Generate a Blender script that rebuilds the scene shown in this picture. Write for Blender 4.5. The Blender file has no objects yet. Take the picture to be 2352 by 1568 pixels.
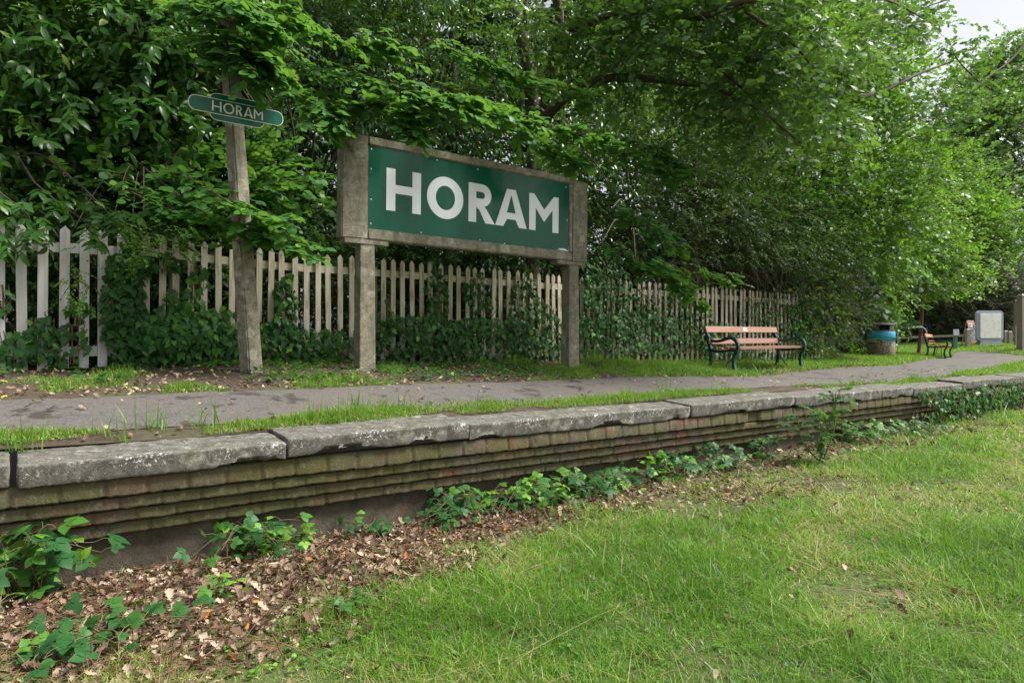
import bpy, bmesh, math, random
import numpy as np
from mathutils import Vector, Matrix, noise as mnoise

# ------------------------------------------------------------------ camera, light, exposure
SC = bpy.context.scene
COL = SC.collection
R = math.radians
F = 1568.0            # focal length in units of a 2352 px wide picture
CAMH = 1.35
cam_d = bpy.data.cameras.new('camera'); cam_d.lens = 24.0; cam_d.sensor_width = 36.0
cam_d.clip_start = 0.05; cam_d.clip_end = 2000
cam = bpy.data.objects.new('camera', cam_d); COL.objects.link(cam)
cam.location = (0, 0, CAMH); cam.rotation_euler = (R(90), 0, 0)
SC.camera = cam

SUN_EL, SUN_AZ = 54.0, 92.0      # azimuth measured from +Y towards +X
W = bpy.data.worlds.new('World'); SC.world = W; W.use_nodes = True
wn = W.node_tree; wn.nodes.clear()
sky = wn.nodes.new('ShaderNodeTexSky'); sky.sky_type = 'NISHITA'; sky.sun_disc = False
sky.sun_elevation = R(SUN_EL); sky.sun_rotation = R(SUN_AZ)
sky.air_density = 1.0; sky.dust_density = 4.0; sky.ozone_density = 1.0; sky.altitude = 0
hs = wn.nodes.new('ShaderNodeHueSaturation'); hs.inputs['Saturation'].default_value = 0.22
bg = wn.nodes.new('ShaderNodeBackground'); bg.inputs['Strength'].default_value = 0.085
wo = wn.nodes.new('ShaderNodeOutputWorld')
wn.links.new(sky.outputs[0], hs.inputs['Color']); wn.links.new(hs.outputs[0], bg.inputs[0]); wn.links.new(bg.outputs[0], wo.inputs[0])
sd = bpy.data.lights.new('sun', 'SUN'); sd.energy = 3.2; sd.angle = R(20); sd.color = (1.0, 0.96, 0.88)
sun = bpy.data.objects.new('sun', sd); COL.objects.link(sun)
sv = Vector((math.cos(R(SUN_EL))*math.sin(R(SUN_AZ)), math.cos(R(SUN_EL))*math.cos(R(SUN_AZ)), math.sin(R(SUN_EL))))
sun.rotation_euler = sv.to_track_quat('Z', 'Y').to_euler()
SC.view_settings.view_transform = 'Standard'; SC.view_settings.look = 'None'
SC.view_settings.exposure = 1.24; SC.view_settings.gamma = 1.0
SC.render.engine = 'CYCLES'
try:
    SC.cycles.max_bounces = 6; SC.cycles.diffuse_bounces = 3; SC.cycles.glossy_bounces = 2
    SC.cycles.transmission_bounces = 3; SC.cycles.transparent_max_bounces = 4
except Exception: pass

# ------------------------------------------------------------------ frames of reference
TH = math.atan2(2124.0, F); SU, CU = math.sin(TH), math.cos(TH)
UU = np.array([SU, CU, 0.0]); NN = np.array([-CU, SU, 0.0])     # along the platform, and away from the track
def pix(x, y, D):                       # picture position (2352 wide) at distance D
    return np.array([(x-1176.0)/F*D, D, CAMH-(y-784.0)/F*D])
def D_at(x, p): return p/(SU-CU*(x-1176.0)/F)
def pixp(x, y, p): return pix(x, y, D_at(x, p))
def s_at(x, p):
    D = D_at(x, p); return (x-1176.0)/F*D*SU + D*CU
def SP(s, p, z): return UU*s + NN*p + np.array([0, 0, z])
def to_sp(P):
    P = np.asarray(P); return P[..., 0]*SU+P[..., 1]*CU, -P[..., 0]*CU+P[..., 1]*SU

# value noise
def _h(ix, iy, iz, seed):
    n = (ix*374761393 + iy*668265263 + iz*2147483647 + seed*1274126177) & 0xffffffff
    n = ((n ^ (n >> 13))*1274126177) & 0xffffffff
    n = n ^ (n >> 16)
    return (n & 0xffffff)/float(0xffffff)
def vnoise(x, y, z=0.0, seed=1):
    x = np.asarray(x, float); y = np.asarray(y, float)+0*x; z = np.asarray(z, float)+0*x
    fx, fy, fz = np.floor(x), np.floor(y), np.floor(z)
    ix, iy, iz = fx.astype(np.int64), fy.astype(np.int64), fz.astype(np.int64)
    tx, ty, tz = x-fx, y-fy, z-fz
    tx = tx*tx*(3-2*tx); ty = ty*ty*(3-2*ty); tz = tz*tz*(3-2*tz)
    r = 0
    for a in (0, 1):
        for b in (0, 1):
            for c in (0, 1):
                r = r + _h(ix+a, iy+b, iz+c, seed)*(tx if a else 1-tx)*(ty if b else 1-ty)*(tz if c else 1-tz)
    return r
def fbm(x, y, z=0.0, seed=1, o=3):
    r = 0; a = .5; f = 1.0
    for i in range(o):
        r = r + a*vnoise(np.asarray(x)*f, np.asarray(y)*f, np.asarray(z)*f, seed+i); a *= .5; f *= 2.03
    return r/(1-.5**o)

# ------------------------------------------------------------------ ground height
_ctl = []
for s in (-14, -8, -3, 1, 5, 9, 13, 18, 26): _ctl.append((*(UU*s+NN*5.0)[:2], 0.700))
for s in (-14, -6, -1): _ctl.append((*(UU*s+NN*6.22)[:2], 0.915)); _ctl.append((*(UU*s+NN*7.6)[:2], 1.04))
def cpx(x, y, D):
    P = pix(x, y, D); _ctl.append((P[0], P[1], P[2]))
cpx(785, 890, 6.53); cpx(785, 950, 5.55); cpx(0, 920, 4.96); cpx(838, 853, 7.36); cpx(1312, 846, 9.4)
cpx(575, 851, 6.85); cpx(190, 855, 7.1); cpx(100, 853, 6.87); cpx(905, 838, 9.28); cpx(1432, 832, 11.5)
cpx(1200, 877, 7.9); cpx(1620, 865, 9.9); cpx(1846, 850, 12.4); cpx(1691, 859, 11.2); cpx(1700, 832, 13.7)
cpx(2173, 823, 22.3); cpx(2023, 819, 20.0); cpx(2198, 806, 27.0); cpx(2352, 817, 24.0); cpx(2352, 832, 20)
cpx(2275, 791, 30.0); cpx(2220, 790, 30); cpx(2345, 802, 25); cpx(2100, 812, 25); cpx(1950, 826, 17)
cpx(2235, 854, 15.5); cpx(2055, 879, 11.2); cpx(1900, 890, 9.8); cpx(2352, 850, 15.5); cpx(2500, 790, 32); cpx(2000, 790, 34)
for P in ((-12, 14, 1.05), (-2, 18, 1.0), (6, 24, 1.0), (14, 40, 1.35), (32, 44, 1.45), (45, 30, 1.0), (-20, 4, 1.0), (60, 70, 1.6), (-30, 40, 1.2), (10, 70, 1.6)): _ctl.append(P)
_C = np.array(_ctl)
def _phi(r2): return 0.5*r2*np.log(r2+1e-9)
def _fit():
    X = _C[:, :2]; n = len(X); d = ((X[:, None]-X[None])**2).sum(-1)
    A = np.zeros((n+3, n+3)); A[:n, :n] = _phi(d)+np.eye(n)*0.6
    A[:n, n] = 1; A[:n, n+1:] = X; A[n, :n] = 1; A[n+1:, :n] = X.T
    return np.linalg.solve(A, np.concatenate([_C[:, 2], [0, 0, 0]]))
_w = _fit()
def ph(X, Y):                              # height of the platform ground
    X = np.asarray(X, float); Y = np.asarray(Y, float); sh = X.shape
    x = X.ravel(); y = Y.ravel(); out = np.zeros(len(x))
    for i in range(0, len(x), 40000):
        a = x[i:i+40000]; b = y[i:i+40000]
        d = (a[:, None]-_C[None, :, 0])**2+(b[:, None]-_C[None, :, 1])**2
        out[i:i+40000] = _phi(d)@_w[:len(_C)]+_w[len(_C)]+_w[len(_C)+1]*a+_w[len(_C)+2]*b
    out = np.clip(out, 0.45, 3.0)
    return (out).reshape(sh)
def th(X, Y):                              # height of the old trackbed
    X = np.asarray(X, float); Y = np.asarray(Y, float)
    s, p = to_sp(np.stack([X, Y], -1))
    z = 0.03*(fbm(X*.8, Y*.8, seed=5)-.5)+0.02*(fbm(X*3, Y*3, seed=8)-.5)
    return z - 0.07*np.exp(-((4.9-p)/.7)**2)*np.clip((7-s)/3, 0, 1) + np.clip((s-7)/10, 0, 1)*0.12
def gpix(x, y, f=ph, off=0.0, D0=1.5, D1=60):          # picture position -> point on the ground
    Ds = np.geomspace(D0, D1, 700); P = np.array([[(x-1176)/F*D, D, CAMH-(y-784)/F*D] for D in Ds])
    g = f(P[:, 0], P[:, 1])+off; k = np.argmax(P[:, 2] < g)
    if k == 0: k = len(Ds)-1
    a = P[k-1, 2]-g[k-1]; b = g[k]-P[k, 2]; t = a/(a+b+1e-9)
    Q = P[k-1]*(1-t)+P[k]*t; return Q

# ------------------------------------------------------------------ mesh helpers
def tag(o, label=None, cat=None, group=None, kind=None):
    if label: o['label'] = label
    if cat: o['category'] = cat
    if group: o['group'] = group
    if kind: o['kind'] = kind
    return o
def empty(name, loc=(0, 0, 0), rz=0.0, label=None, cat=None, group=None):
    o = bpy.data.objects.new(name, None); COL.objects.link(o); o.location = Vector(loc); o.rotation_euler = (0, 0, rz)
    o.empty_display_size = .1
    return tag(o, label, cat, group)
def link(name, me, m=None, parent=None, loc=None):
    o = bpy.data.objects.new(name, me); COL.objects.link(o)
    if m is not None:
        for mm in (m if isinstance(m, (list, tuple)) else [m]): me.materials.append(mm)
    if parent is not None: o.parent = parent
    if loc is not None: o.location = Vector(loc)
    return o
def np_mesh(name, V, Q, v=None, smooth=True):
    """V (n,3), Q (m,4 or 3) -> mesh; v: a value for each face"""
    me = bpy.data.meshes.new(name); k = Q.shape[1]
    me.vertices.add(len(V)); me.vertices.foreach_set('co', np.ascontiguousarray(V, dtype=np.float32).ravel())
    me.loops.add(Q.size); me.loops.foreach_set('vertex_index', np.ascontiguousarray(Q, dtype=np.int32).ravel())
    me.polygons.add(len(Q)); me.polygons.foreach_set('loop_start', np.arange(0, Q.size, k, dtype=np.int32))
    if smooth: me.polygons.foreach_set('use_smooth', np.ones(len(Q), dtype=bool))
    me.update(calc_edges=True)
    if v is not None:
        a = me.attributes.new('v', 'FLOAT', 'FACE'); a.data.foreach_set('value', np.asarray(v, dtype=np.float32))
    return me
class Acc:
    def __init__(s): s.V = []; s.Q = []; s.v = []; s.n = 0
    def add(s, V, Q, v=None):
        s.V.append(V); s.Q.append(Q+s.n); s.v.append(np.zeros(len(Q)) if v is None else v); s.n += len(V)
    def obj(s, name, m, parent=None, smooth=True):
        if not s.V: return None
        return link(name, np_mesh(name, np.concatenate(s.V), np.concatenate(s.Q), np.concatenate(s.v), smooth), m, parent)
def bm_obj(name, bm, m, parent=None, bevel=0.0, seg=2, smooth=False):
    if bevel:
        bmesh.ops.bevel(bm, geom=[e for e in bm.edges if len(e.link_faces) == 2 and e.calc_face_angle(0) > .5], offset=bevel, segments=seg, affect='EDGES', profile=.5)
    bmesh.ops.recalc_face_normals(bm, faces=bm.faces)
    me = bpy.data.meshes.new(name); bm.to_mesh(me); bm.free()
    if smooth:
        for p in me.polygons: p.use_smooth = True
    return link(name, me, m, parent)
def bx(bm, x0, x1, y0, y1, z0, z1, M=None):
    vs = [bm.verts.new(Vector((x, y, z))) for x in (x0, x1) for y in (y0, y1) for z in (z0, z1)]
    for f in ((0, 1, 3, 2), (4, 6, 7, 5), (0, 4, 5, 1), (2, 3, 7, 6), (0, 2, 6, 4), (1, 5, 7, 3)): bm.faces.new([vs[i] for i in f])
    if M is not None: bmesh.ops.transform(bm, matrix=M, verts=vs)
    return vs
def taper(bm, a, b, z0, z1, c0=(0, 0), c1=(0, 0)):       # a, b = (wx, wy) at the bottom and the top
    vs = []
    for (w, z, c) in ((a, z0, c0), (b, z1, c1)):
        for sx, sy in ((-1, -1), (1, -1), (1, 1), (-1, 1)): vs.append(bm.verts.new((c[0]+sx*w[0]/2, c[1]+sy*w[1]/2, z)))
    bm.faces.new(vs[3::-1]); bm.faces.new(vs[4:])
    for i in range(4): bm.faces.new((vs[i], vs[(i+1) % 4], vs[4+(i+1) % 4], vs[4+i]))
    return vs
def catmull(P, n=6):
    P = [np.array(p, float) for p in P]; P = [2*P[0]-P[1]]+P+[2*P[-1]-P[-2]]; out = []
    for i in range(1, len(P)-2):
        for k in range(n):
            t = k/n; a, b, c, d = P[i-1:i+3]
            out.append(.5*(2*b+(c-a)*t+(2*a-5*b+4*c-d)*t*t+(3*b-a-3*c+d)*t**3))
    out.append(P[-2]); return np.array(out)
def tube(acc, P, r, k=6, v=0.0):
    P = np.asarray(P, float); r = np.broadcast_to(np.asarray(r, float), (len(P),)); n = len(P)
    T = np.gradient(P, axis=0); T /= np.linalg.norm(T, axis=1)[:, None]+1e-9
    ref = np.array([0, 0, 1.0]) if abs(T[:, 2]).mean() < .8 else np.array([1.0, 0, 0])
    A = np.cross(T, ref); A /= np.linalg.norm(A, axis=1)[:, None]+1e-9; B = np.cross(T, A)
    an = np.arange(k)*2*math.pi/k
    V = (P[:, None]+r[:, None, None]*(A[:, None]*np.cos(an)[None, :, None]+B[:, None]*np.sin(an)[None, :, None])).reshape(-1, 3)
    i = np.arange(n-1)[:, None]*k; j = np.arange(k)[None]; j2 = (j+1) % k
    Q = np.stack([i+j, i+j2, i+k+j2, i+k+j], -1).reshape(-1, 4)
    acc.add(V, Q, np.full(len(Q), v))
def stroke(bm, P, w, x0, x1):           # ribbon of width w along a path in the yz plane, from x0 to x1
    P = np.asarray(P); T = np.gradient(P, axis=0); T /= np.linalg.norm(T, axis=1)[:, None]; Nn = np.stack([-T[:, 1], T[:, 0]], -1)
    w = np.broadcast_to(np.asarray(w, float), (len(P),)); rows = []
    for p, n_, ww in zip(P, Nn, w):
        a = p+n_*ww/2; b = p-n_*ww/2
        rows.append([bm.verts.new((x0, a[0], a[1])), bm.verts.new((x1, a[0], a[1])), bm.verts.new((x1, b[0], b[1])), bm.verts.new((x0, b[0], b[1]))])
    for r0, r1 in zip(rows, rows[1:]):
        for i in range(4): bm.faces.new((r0[i], r0[(i+1) % 4], r1[(i+1) % 4], r1[i]))
    bm.faces.new(rows[0]); bm.faces.new(rows[-1][::-1])
def lathe(bm, prof, k=32, a0=0.0, a1=2*math.pi):
    full = abs(a1-a0-2*math.pi) < 1e-6; m = k if full else k+1
    rows = [[bm.verts.new((r*math.cos(a0+(a1-a0)*i/k), r*math.sin(a0+(a1-a0)*i/k), z)) for i in range(m)] for r, z in prof]
    for r0, r1 in zip(rows, rows[1:]):
        for i in range(k):
            j = (i+1) % m; bm.faces.new((r0[i], r0[j], r1[j], r1[i]))
    return rows
def rough_box(name, m, parent, L, Wd, H, seed, step=.03, rnd=.02, amp=.006, chip=.02):
    """worn stone block, x 0..L, y 0..Wd (y=0 is the front), z -H..0"""
    nx = max(2, int(L/step)); ny = max(2, int(Wd/step)); nz = max(3, int(H/step))
    bm = bmesh.new(); bx(bm, 0, L, 0, Wd, -H, 0)
    def cut(ax, n, l, o=0):
        for i in range(1, n):
            c = Vector((0, 0, 0)); c[ax] = o+l*i/n; nn = Vector((0, 0, 0)); nn[ax] = 1
            bmesh.ops.bisect_plane(bm, geom=bm.verts[:]+bm.edges[:]+bm.faces[:], plane_co=c, plane_no=nn)
    cut(0, nx, L); cut(1, ny, Wd); cut(2, nz, H, -H)
    for ax, vals in ((0, (.008, L-.008)), (1, (.007, .016, Wd-.01)), (2, (-.007, -.016, -H+.01))):
        for v_ in vals:
            c = Vector((0, 0, 0)); c[ax] = v_; nn = Vector((0, 0, 0)); nn[ax] = 1
            bmesh.ops.bisect_plane(bm, geom=bm.verts[:]+bm.edges[:]+bm.faces[:], plane_co=c, plane_no=nn)
    bm.normal_update()
    for v in bm.verts:
        x, y, z = v.co; dx = min(x, L-x); dy = min(y, Wd-y); dz = min(z+H, -z)
        q = Vector((x*1.0+seed*7.3, y, z))
        n1 = mnoise.noise(q*9); n2 = mnoise.noise(q*30); n3 = mnoise.noise(q*3.1)
        rr = rnd*(1+.5*n3)+.02*max(0, mnoise.noise(q*2.3+Vector((0, 7, 0)))-.25)
        e = Vector((0, 0, 0))
        sx = 1 if x < L/2 else -1; sy = 1 if y < Wd/2 else -1; sz = 1 if z < -H/2 else -1
        ax = max(0, rr-dx)/rr; ay = max(0, rr-dy)/rr; az = max(0, rr-dz)/rr
        if ax*ay+ay*az+ax*az > 0:
            l = math.sqrt(ax*ax+ay*ay+az*az); k = (l-1)/l*rr if l > 1 else 0
            e = Vector((sx*ax, sy*ay, sz*az))*k
        d = v.normal*(amp*(n1+.6*n2))
        if z < -H+.03 and y < .1:     # broken lower arris
            c = max(0, mnoise.noise(Vector((x*3.5+seed*3, 1.3, 0)))+.25*mnoise.noise(Vector((x*14, 5+seed, 0)))-.12)
            d += Vector((0, 0, 1))*min(c*chip*3, .028)
        v.co += e+d
    me = bpy.data.meshes.new(name); bm.to_mesh(me); bm.free()
    for p in me.polygons: p.use_smooth = True
    return link(name, me, m, parent)

# ------------------------------------------------------------------ materials
class NT:
    def __init__(s, name):
        s.m = bpy.data.materials.new(name); s.m.use_nodes = True; s.t = s.m.node_tree; s.t.nodes.clear()
        s.out = s.n('ShaderNodeOutputMaterial'); s.b = s.n('ShaderNodeBsdfPrincipled'); s.l(s.b.outputs[0], s.out.inputs[0])
        s.co = s.n('ShaderNodeTexCoord')
    def n(s, t, **k):
        o = s.t.nodes.new(t)
        for a, b in k.items(): setattr(o, a, b)
        return o
    def l(s, a, b): s.t.links.new(a, b)
    def noise(s, scale, det=4, rough=.6, vec=None, st=None):
        o = s.n('ShaderNodeTexNoise'); o.inputs['Scale'].default_value = scale; o.inputs['Detail'].default_value = det; o.inputs['Roughness'].default_value = rough
        v = vec or s.co.outputs['Object']
        if st:
            mp = s.n('ShaderNodeMapping'); mp.inputs['Scale'].default_value = st; s.l(v, mp.inputs[0]); v = mp.outputs[0]
        s.l(v, o.inputs['Vector']); return o.outputs['Fac']
    def ramp(s, fac, stops, interp='LINEAR'):
        o = s.n('ShaderNodeValToRGB'); o.color_ramp.interpolation = interp; e = o.color_ramp.elements
        while len(e) < len(stops): e.new(.5)
        for i, (p, c) in enumerate(stops): e[i].position = p; e[i].color = (*c, 1) if len(c) == 3 else c
        s.l(fac, o.inputs[0]); return o.outputs[0]
    def mix(s, f, a, b, mode='MIX'):
        o = s.n('ShaderNodeMix', data_type='RGBA', blend_type=mode)
        for sock, val in ((o.inputs[0], f), (o.inputs[6], a), (o.inputs[7], b)):
            if hasattr(val, 'links'): s.l(val, sock)
            elif isinstance(val, (int, float)): sock.default_value = val
            else: sock.default_value = (*val, 1)
        return o.outputs[2]
    def math(s, op, a, b=0.0):
        o = s.n('ShaderNodeMath', operation=op)
        for i, val in enumerate((a, b)):
            if hasattr(val, 'links'): s.l(val, o.inputs[i])
            else: o.inputs[i].default_value = val
        return o.outputs[0]
    def col(s, c):
        if hasattr(c, 'links'): s.l(c, s.b.inputs['Base Color'])
        else: s.b.inputs['Base Color'].default_value = (*c, 1)
    def set(s, **k):
        for a, b in k.items():
            i = s.b.inputs[a.replace('_', ' ')]
            if hasattr(b, 'links'): s.l(b, i)
            else: i.default_value = b
    def bump(s, h, st=.3, d=.01):
        o = s.n('ShaderNodeBump'); o.inputs['Strength'].default_value = st; o.inputs['Distance'].default_value = d
        s.l(h, o.inputs['Height']); s.l(o.outputs[0], s.b.inputs['Normal'])
def plain(name, c, rough=.5, var=.15, scale=8, metal=0, bump=0, c2=None):
    t = NT(name); c2 = c2 or tuple(x*(1-var) for x in c)
    n = t.noise(scale); t.col(t.ramp(n, [(.3, c2), (.7, c)])); t.set(Roughness=rough, Metallic=metal)
    if bump: t.bump(t.noise(scale*8), bump, .004)
    return t.m
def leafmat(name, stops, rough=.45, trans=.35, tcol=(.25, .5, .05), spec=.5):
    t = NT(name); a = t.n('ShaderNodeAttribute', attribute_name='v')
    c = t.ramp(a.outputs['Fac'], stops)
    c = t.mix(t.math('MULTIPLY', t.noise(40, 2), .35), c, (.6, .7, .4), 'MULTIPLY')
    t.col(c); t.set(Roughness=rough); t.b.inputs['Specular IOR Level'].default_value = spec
    if trans > 0:
        tr = t.n('ShaderNodeBsdfTranslucent'); t.l(t.mix(.55, c, tcol), tr.inputs[0])
        ms = t.n('ShaderNodeMixShader'); ms.inputs[0].default_value = trans
        t.l(t.b.outputs[0], ms.inputs[1]); t.l(tr.outputs[0], ms.inputs[2]); t.l(ms.outputs[0], t.out.inputs[0])
    return t.m
def wood(name, a, b, stain=None, axis=2, rough=.65, st=35, st_amt=.5, bumps=.25):
    t = NT(name); oi = t.n('ShaderNodeObjectInfo'); sc = [st, st, st]; sc[axis] = 1.6
    add = t.n('ShaderNodeVectorMath', operation='ADD'); t.l(t.co.outputs['Object'], add.inputs[0])
    cmb = t.n('ShaderNodeCombineXYZ')
    for i in range(3): t.l(t.math('MULTIPLY', oi.outputs['Random'], 37.0+i*11), cmb.inputs[i])
    t.l(cmb.outputs[0], add.inputs[1])
    g = t.noise(1.0, 5, .65, add.outputs[0], sc)
    c = t.ramp(g, [(.32, b), (.62, a)])
    if stain:
        n2 = t.noise(1.0, 3, .6, add.outputs[0], [14 if i != axis else 3.0 for i in range(3)])
        f = t.ramp(n2, [(.5, (0, 0, 0)), (.68, (1, 1, 1))])
        c = t.mix(t.math('MULTIPLY', f, st_amt), c, stain)
    c = t.mix(t.math('MULTIPLY', oi.outputs['Random'], .35), c, tuple(x*.6 for x in b), 'MIX')
    t.col(c); t.set(Roughness=rough); t.bump(g, bumps, .003); return t.m
def concrete(name, base=(.32, .29, .225), dark=(.10, .09, .066), light=(.52, .49, .40), moss=(.09, .11, .035), lich=True, agg=60, moss_amt=.5, wht=False):
    t = NT(name)
    n1 = t.noise(2.5, 5); n2 = t.noise(agg, 3, .7); n3 = t.noise(agg*2.4, 2)
    c = t.ramp(n2, [(.3, dark), (.48, base), (.6, base), (.72, light)])
    c = t.mix(t.ramp(n1, [(.35, (0, 0, 0)), (.7, (.65, .65, .65))]), c, tuple(x*.55 for x in base), 'MIX')
    c = t.mix(t.ramp(t.noise(13, 5, .7), [(.44, (0, 0, 0)), (.62, (.75, .75, .75))]), c, dark)
    c = t.mix(t.ramp(t.noise(6, 6, .75), [(.54, (0, 0, 0)), (.66, (.7, .7, .7))]), c, light)
    mo = t.ramp(t.noise(1.6, 6, .7), [(.48, (0, 0, 0)), (.66, (1, 1, 1))])
    c = t.mix(t.math('MULTIPLY', mo, moss_amt), c, moss)
    vo = t.n('ShaderNodeTexVoronoi'); vo.inputs['Scale'].default_value = agg*.9; t.l(t.co.outputs['Object'], vo.inputs['Vector'])
    sp = t.ramp(vo.outputs['Distance'], [(.0, (1, 1, 1)), (.2, (1, 1, 1)), (.26, (0, 0, 0))])
    rr = t.n('ShaderNodeSeparateColor'); t.l(vo.outputs['Color'], rr.inputs[0])
    c = t.mix(t.math('MULTIPLY', sp, t.math('GREATER_THAN', rr.outputs[0], .86)), c, light)
    if lich:
        v2 = t.n('ShaderNodeTexVoronoi'); v2.inputs['Scale'].default_value = 5.5; v2.inputs['Randomness'].default_value = 1.0
        wv = t.n('ShaderNodeVectorMath', operation='ADD'); ns = t.n('ShaderNodeTexNoise'); ns.inputs['Scale'].default_value = 20
        t.l(t.co.outputs['Object'], ns.inputs['Vector']); sc = t.n('ShaderNodeVectorMath', operation='SCALE'); sc.inputs['Scale'].default_value = .05
        t.l(ns.outputs['Color'], sc.inputs[0]); t.l(t.co.outputs['Object'], wv.inputs[0]); t.l(sc.outputs[0], wv.inputs[1]); t.l(wv.outputs[0], v2.inputs['Vector'])
        l = t.ramp(v2.outputs['Distance'], [(0, (.7,)*3), (.22, (.7,)*3), (.28, (1, 1, 1)), (.31, (0, 0, 0))])
        r2 = t.n('ShaderNodeSeparateColor'); t.l(v2.outputs['Color'], r2.inputs[0])
        l = t.math('MULTIPLY', l, t.math('GREATER_THAN', r2.outputs[1], .55))
        c = t.mix(t.math('MULTIPLY', l, .8), c, (.42, .45, .33))
    if wht:       # flakes of old white edge paint
        sx = t.n('ShaderNodeSeparateXYZ'); t.l(t.co.outputs['Object'], sx.inputs[0])
        band = t.math('MULTIPLY', t.math('LESS_THAN', sx.outputs[1], .07), t.math('GREATER_THAN', sx.outputs[2], -.07))
        pn = t.ramp(t.noise(38, 6, .75), [(.555, (0, 0, 0)), (.58, (1, 1, 1))]); pb = t.ramp(t.noise(2.6, 2), [(.46, (0, 0, 0)), (.6, (1, 1, 1))])
        c = t.mix(t.math('MULTIPLY', t.math('MULTIPLY', pn, pb), t.math('MULTIPLY', band, .9)), c, (.68, .68, .68))
    c = t.mix(t.math('MULTIPLY', t.ramp(t.noise(1.0, 4, .6, st=(9, 9, 1.3)), [(.45, (0, 0, 0)), (.7, (1, 1, 1))]), .55), c, dark)
    t.col(c); t.set(Roughness=.9)
    t.bump(t.mix(.5, n2, n3), .8, .008); return t.m
M = {}
def mats():
    M['conc'] = concrete('weathered_concrete')
    M['conc_post'] = concrete('pitted_concrete', base=(.31, .28, .21), dark=(.11, .10, .072), agg=60, moss_amt=.4)
    M['coping'] = concrete('worn_coping_concrete', base=(.15, .142, .12), dark=(.04, .037, .03), light=(.40, .39, .36), agg=62, moss_amt=.3, lich=False, wht=True)
    # brick: course of worn bricks, moss and soot
    t = NT('old_mossy_brick'); mp = t.n('ShaderNodeMapping'); t.l(t.co.outputs['Object'], mp.inputs[0])
    sx = t.n('ShaderNodeSeparateXYZ'); t.l(t.co.outputs['Object'], sx.inputs[0]); cb = t.n('ShaderNodeCombineXYZ')
    t.l(sx.outputs[0], cb.inputs[0]); t.l(sx.outputs[2], cb.inputs[1])
    br = t.n('ShaderNodeTexBrick'); t.l(cb.outputs[0], br.inputs['Vector']); br.inputs['Scale'].default_value = 1.0
    br.inputs['Brick Width'].default_value = .225; br.inputs['Row Height'].default_value = .082; br.inputs['Mortar Size'].default_value = .0; br.inputs['Mortar Smooth'].default_value = .3
    br.inputs['Color1'].default_value = (.16, .055, .03, 1); br.inputs['Color2'].default_value = (.09, .075, .052, 1); br.inputs['Mortar'].default_value = (.17, .16, .13, 1); br.inputs['Bias'].default_value = .1
    n = t.noise(7, 6, .75); c = t.mix(t.ramp(t.noise(2.2, 6, .75), [(.36, (.05, .05, .05)), (.6, (.85, .85, .85))]), br.outputs[0], (.085, .072, .052))
    c = t.mix(t.ramp(n, [(.3, (.8, .8, .8)), (.5, (0, 0, 0))]), c, (.03, .026, .02))
    c = t.mix(t.ramp(t.noise(1.3, 6, .75), [(.38, (0, 0, 0)), (.56, (.75, .75, .75))]), c, (.068, .074, .016))
    g = t.ramp(t.noise(18, 6, .85, st=(1.4, 1, .6)), [(.55, (0, 0, 0)), (.7, (1, 1, 1))]); c = t.mix(t.math('MULTIPLY', g, .6), c, (.27, .25, .21))
    t.col(c); t.set(Roughness=.92); t.bump(t.mix(.5, n, t.noise(60, 3)), 1.0, .012); M['brick'] = t.m
    t = NT('sooty_damp_render'); n = t.noise(3, 7, .75); c = t.ramp(n, [(.35, (.04, .034, .023)), (.52, (.085, .073, .05)), (.72, (.15, .13, .095))])
    c = t.mix(t.ramp(t.noise(5, 4, .6), [(.6, (0, 0, 0)), (.7, (.8, .8, .8))]), c, (.15, .06, .032)); t.col(c); t.set(Roughness=.95); t.bump(t.noise(25, 6, .8), 1.0, .015); M['wallbase'] = t.m
    # asphalt
    t = NT('worn_asphalt'); n1 = t.noise(55, 4, .75); n2 = t.noise(1.1, 5, .65); vo = t.noise(2.3, 6, .7)
    c = t.ramp(n1, [(.3, (.035, .033, .032)), (.55, (.095, .09, .086)), (.75, (.19, .18, .17))])
    c = t.mix(t.ramp(n2, [(.4, (0, 0, 0)), (.65, (.7, .7, .7))]), c, (.11, .09, .078))
    c = t.mix(t.ramp(t.noise(9, 6, .8), [(.5, (0, 0, 0)), (.68, (.8, .8, .8))]), c, (.06, .048, .038))
    c = t.mix(t.ramp(vo, [(.39, (1, 1, 1)), (.43, (0, 0, 0))]), c, (.035, .028, .024))
    t.col(c); t.set(Roughness=.88); t.bump(t.mix(.6, n1, vo), .5, .006); M['asphalt'] = t.m
    # soils
    def soil(name, a, b, gr, lo, hi):
        t = NT(name); n = t.noise(14, 6, .75); c = t.ramp(n, [(.3, a), (.7, b)])
        g = t.ramp(t.noise(.9, 5, .6), [(lo, (0, 0, 0)), (hi, (1, 1, 1))]); c = t.mix(t.math('MULTIPLY', g, .8), c, gr)
        t.col(c); t.set(Roughness=.95); t.bump(t.noise(30, 5, .8), .9, .02); return t.m
    M['soil'] = soil('platform_soil', (.03, .02, .013), (.095, .066, .045), (.07, .085, .025), .5, .68)
    M['turf'] = soil('trackbed_soil', (.03, .022, .014), (.1, .075, .045), (.08, .105, .025), .3, .55)
    M['white_wood'] = wood('white_painted_wood', (.72, .71, .69), (.56, .545, .51), (.22, .17, .11), st_amt=.22)
    M['cream_wood'] = wood('flaking_cream_painted_wood', (.70, .66, .54), (.48, .43, .30), (.30, .15, .055), st_amt=.85)
    M['rail_wood'] = wood('grey_cream_rail_wood', (.6, .57, .45), (.42, .38, .27), (.2, .13, .05), axis=0, st_amt=.5)
    M['bench_wood'] = wood('reddish_bench_wood', (.36, .19, .135), (.24, .12, .08), axis=0, st=60, rough=.4, bumps=.12)
    M['bench_orange'] = wood('orange_bench_wood', (.5, .22, .095), (.36, .145, .06), axis=0, st=60, rough=.4, bumps=.12)
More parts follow.
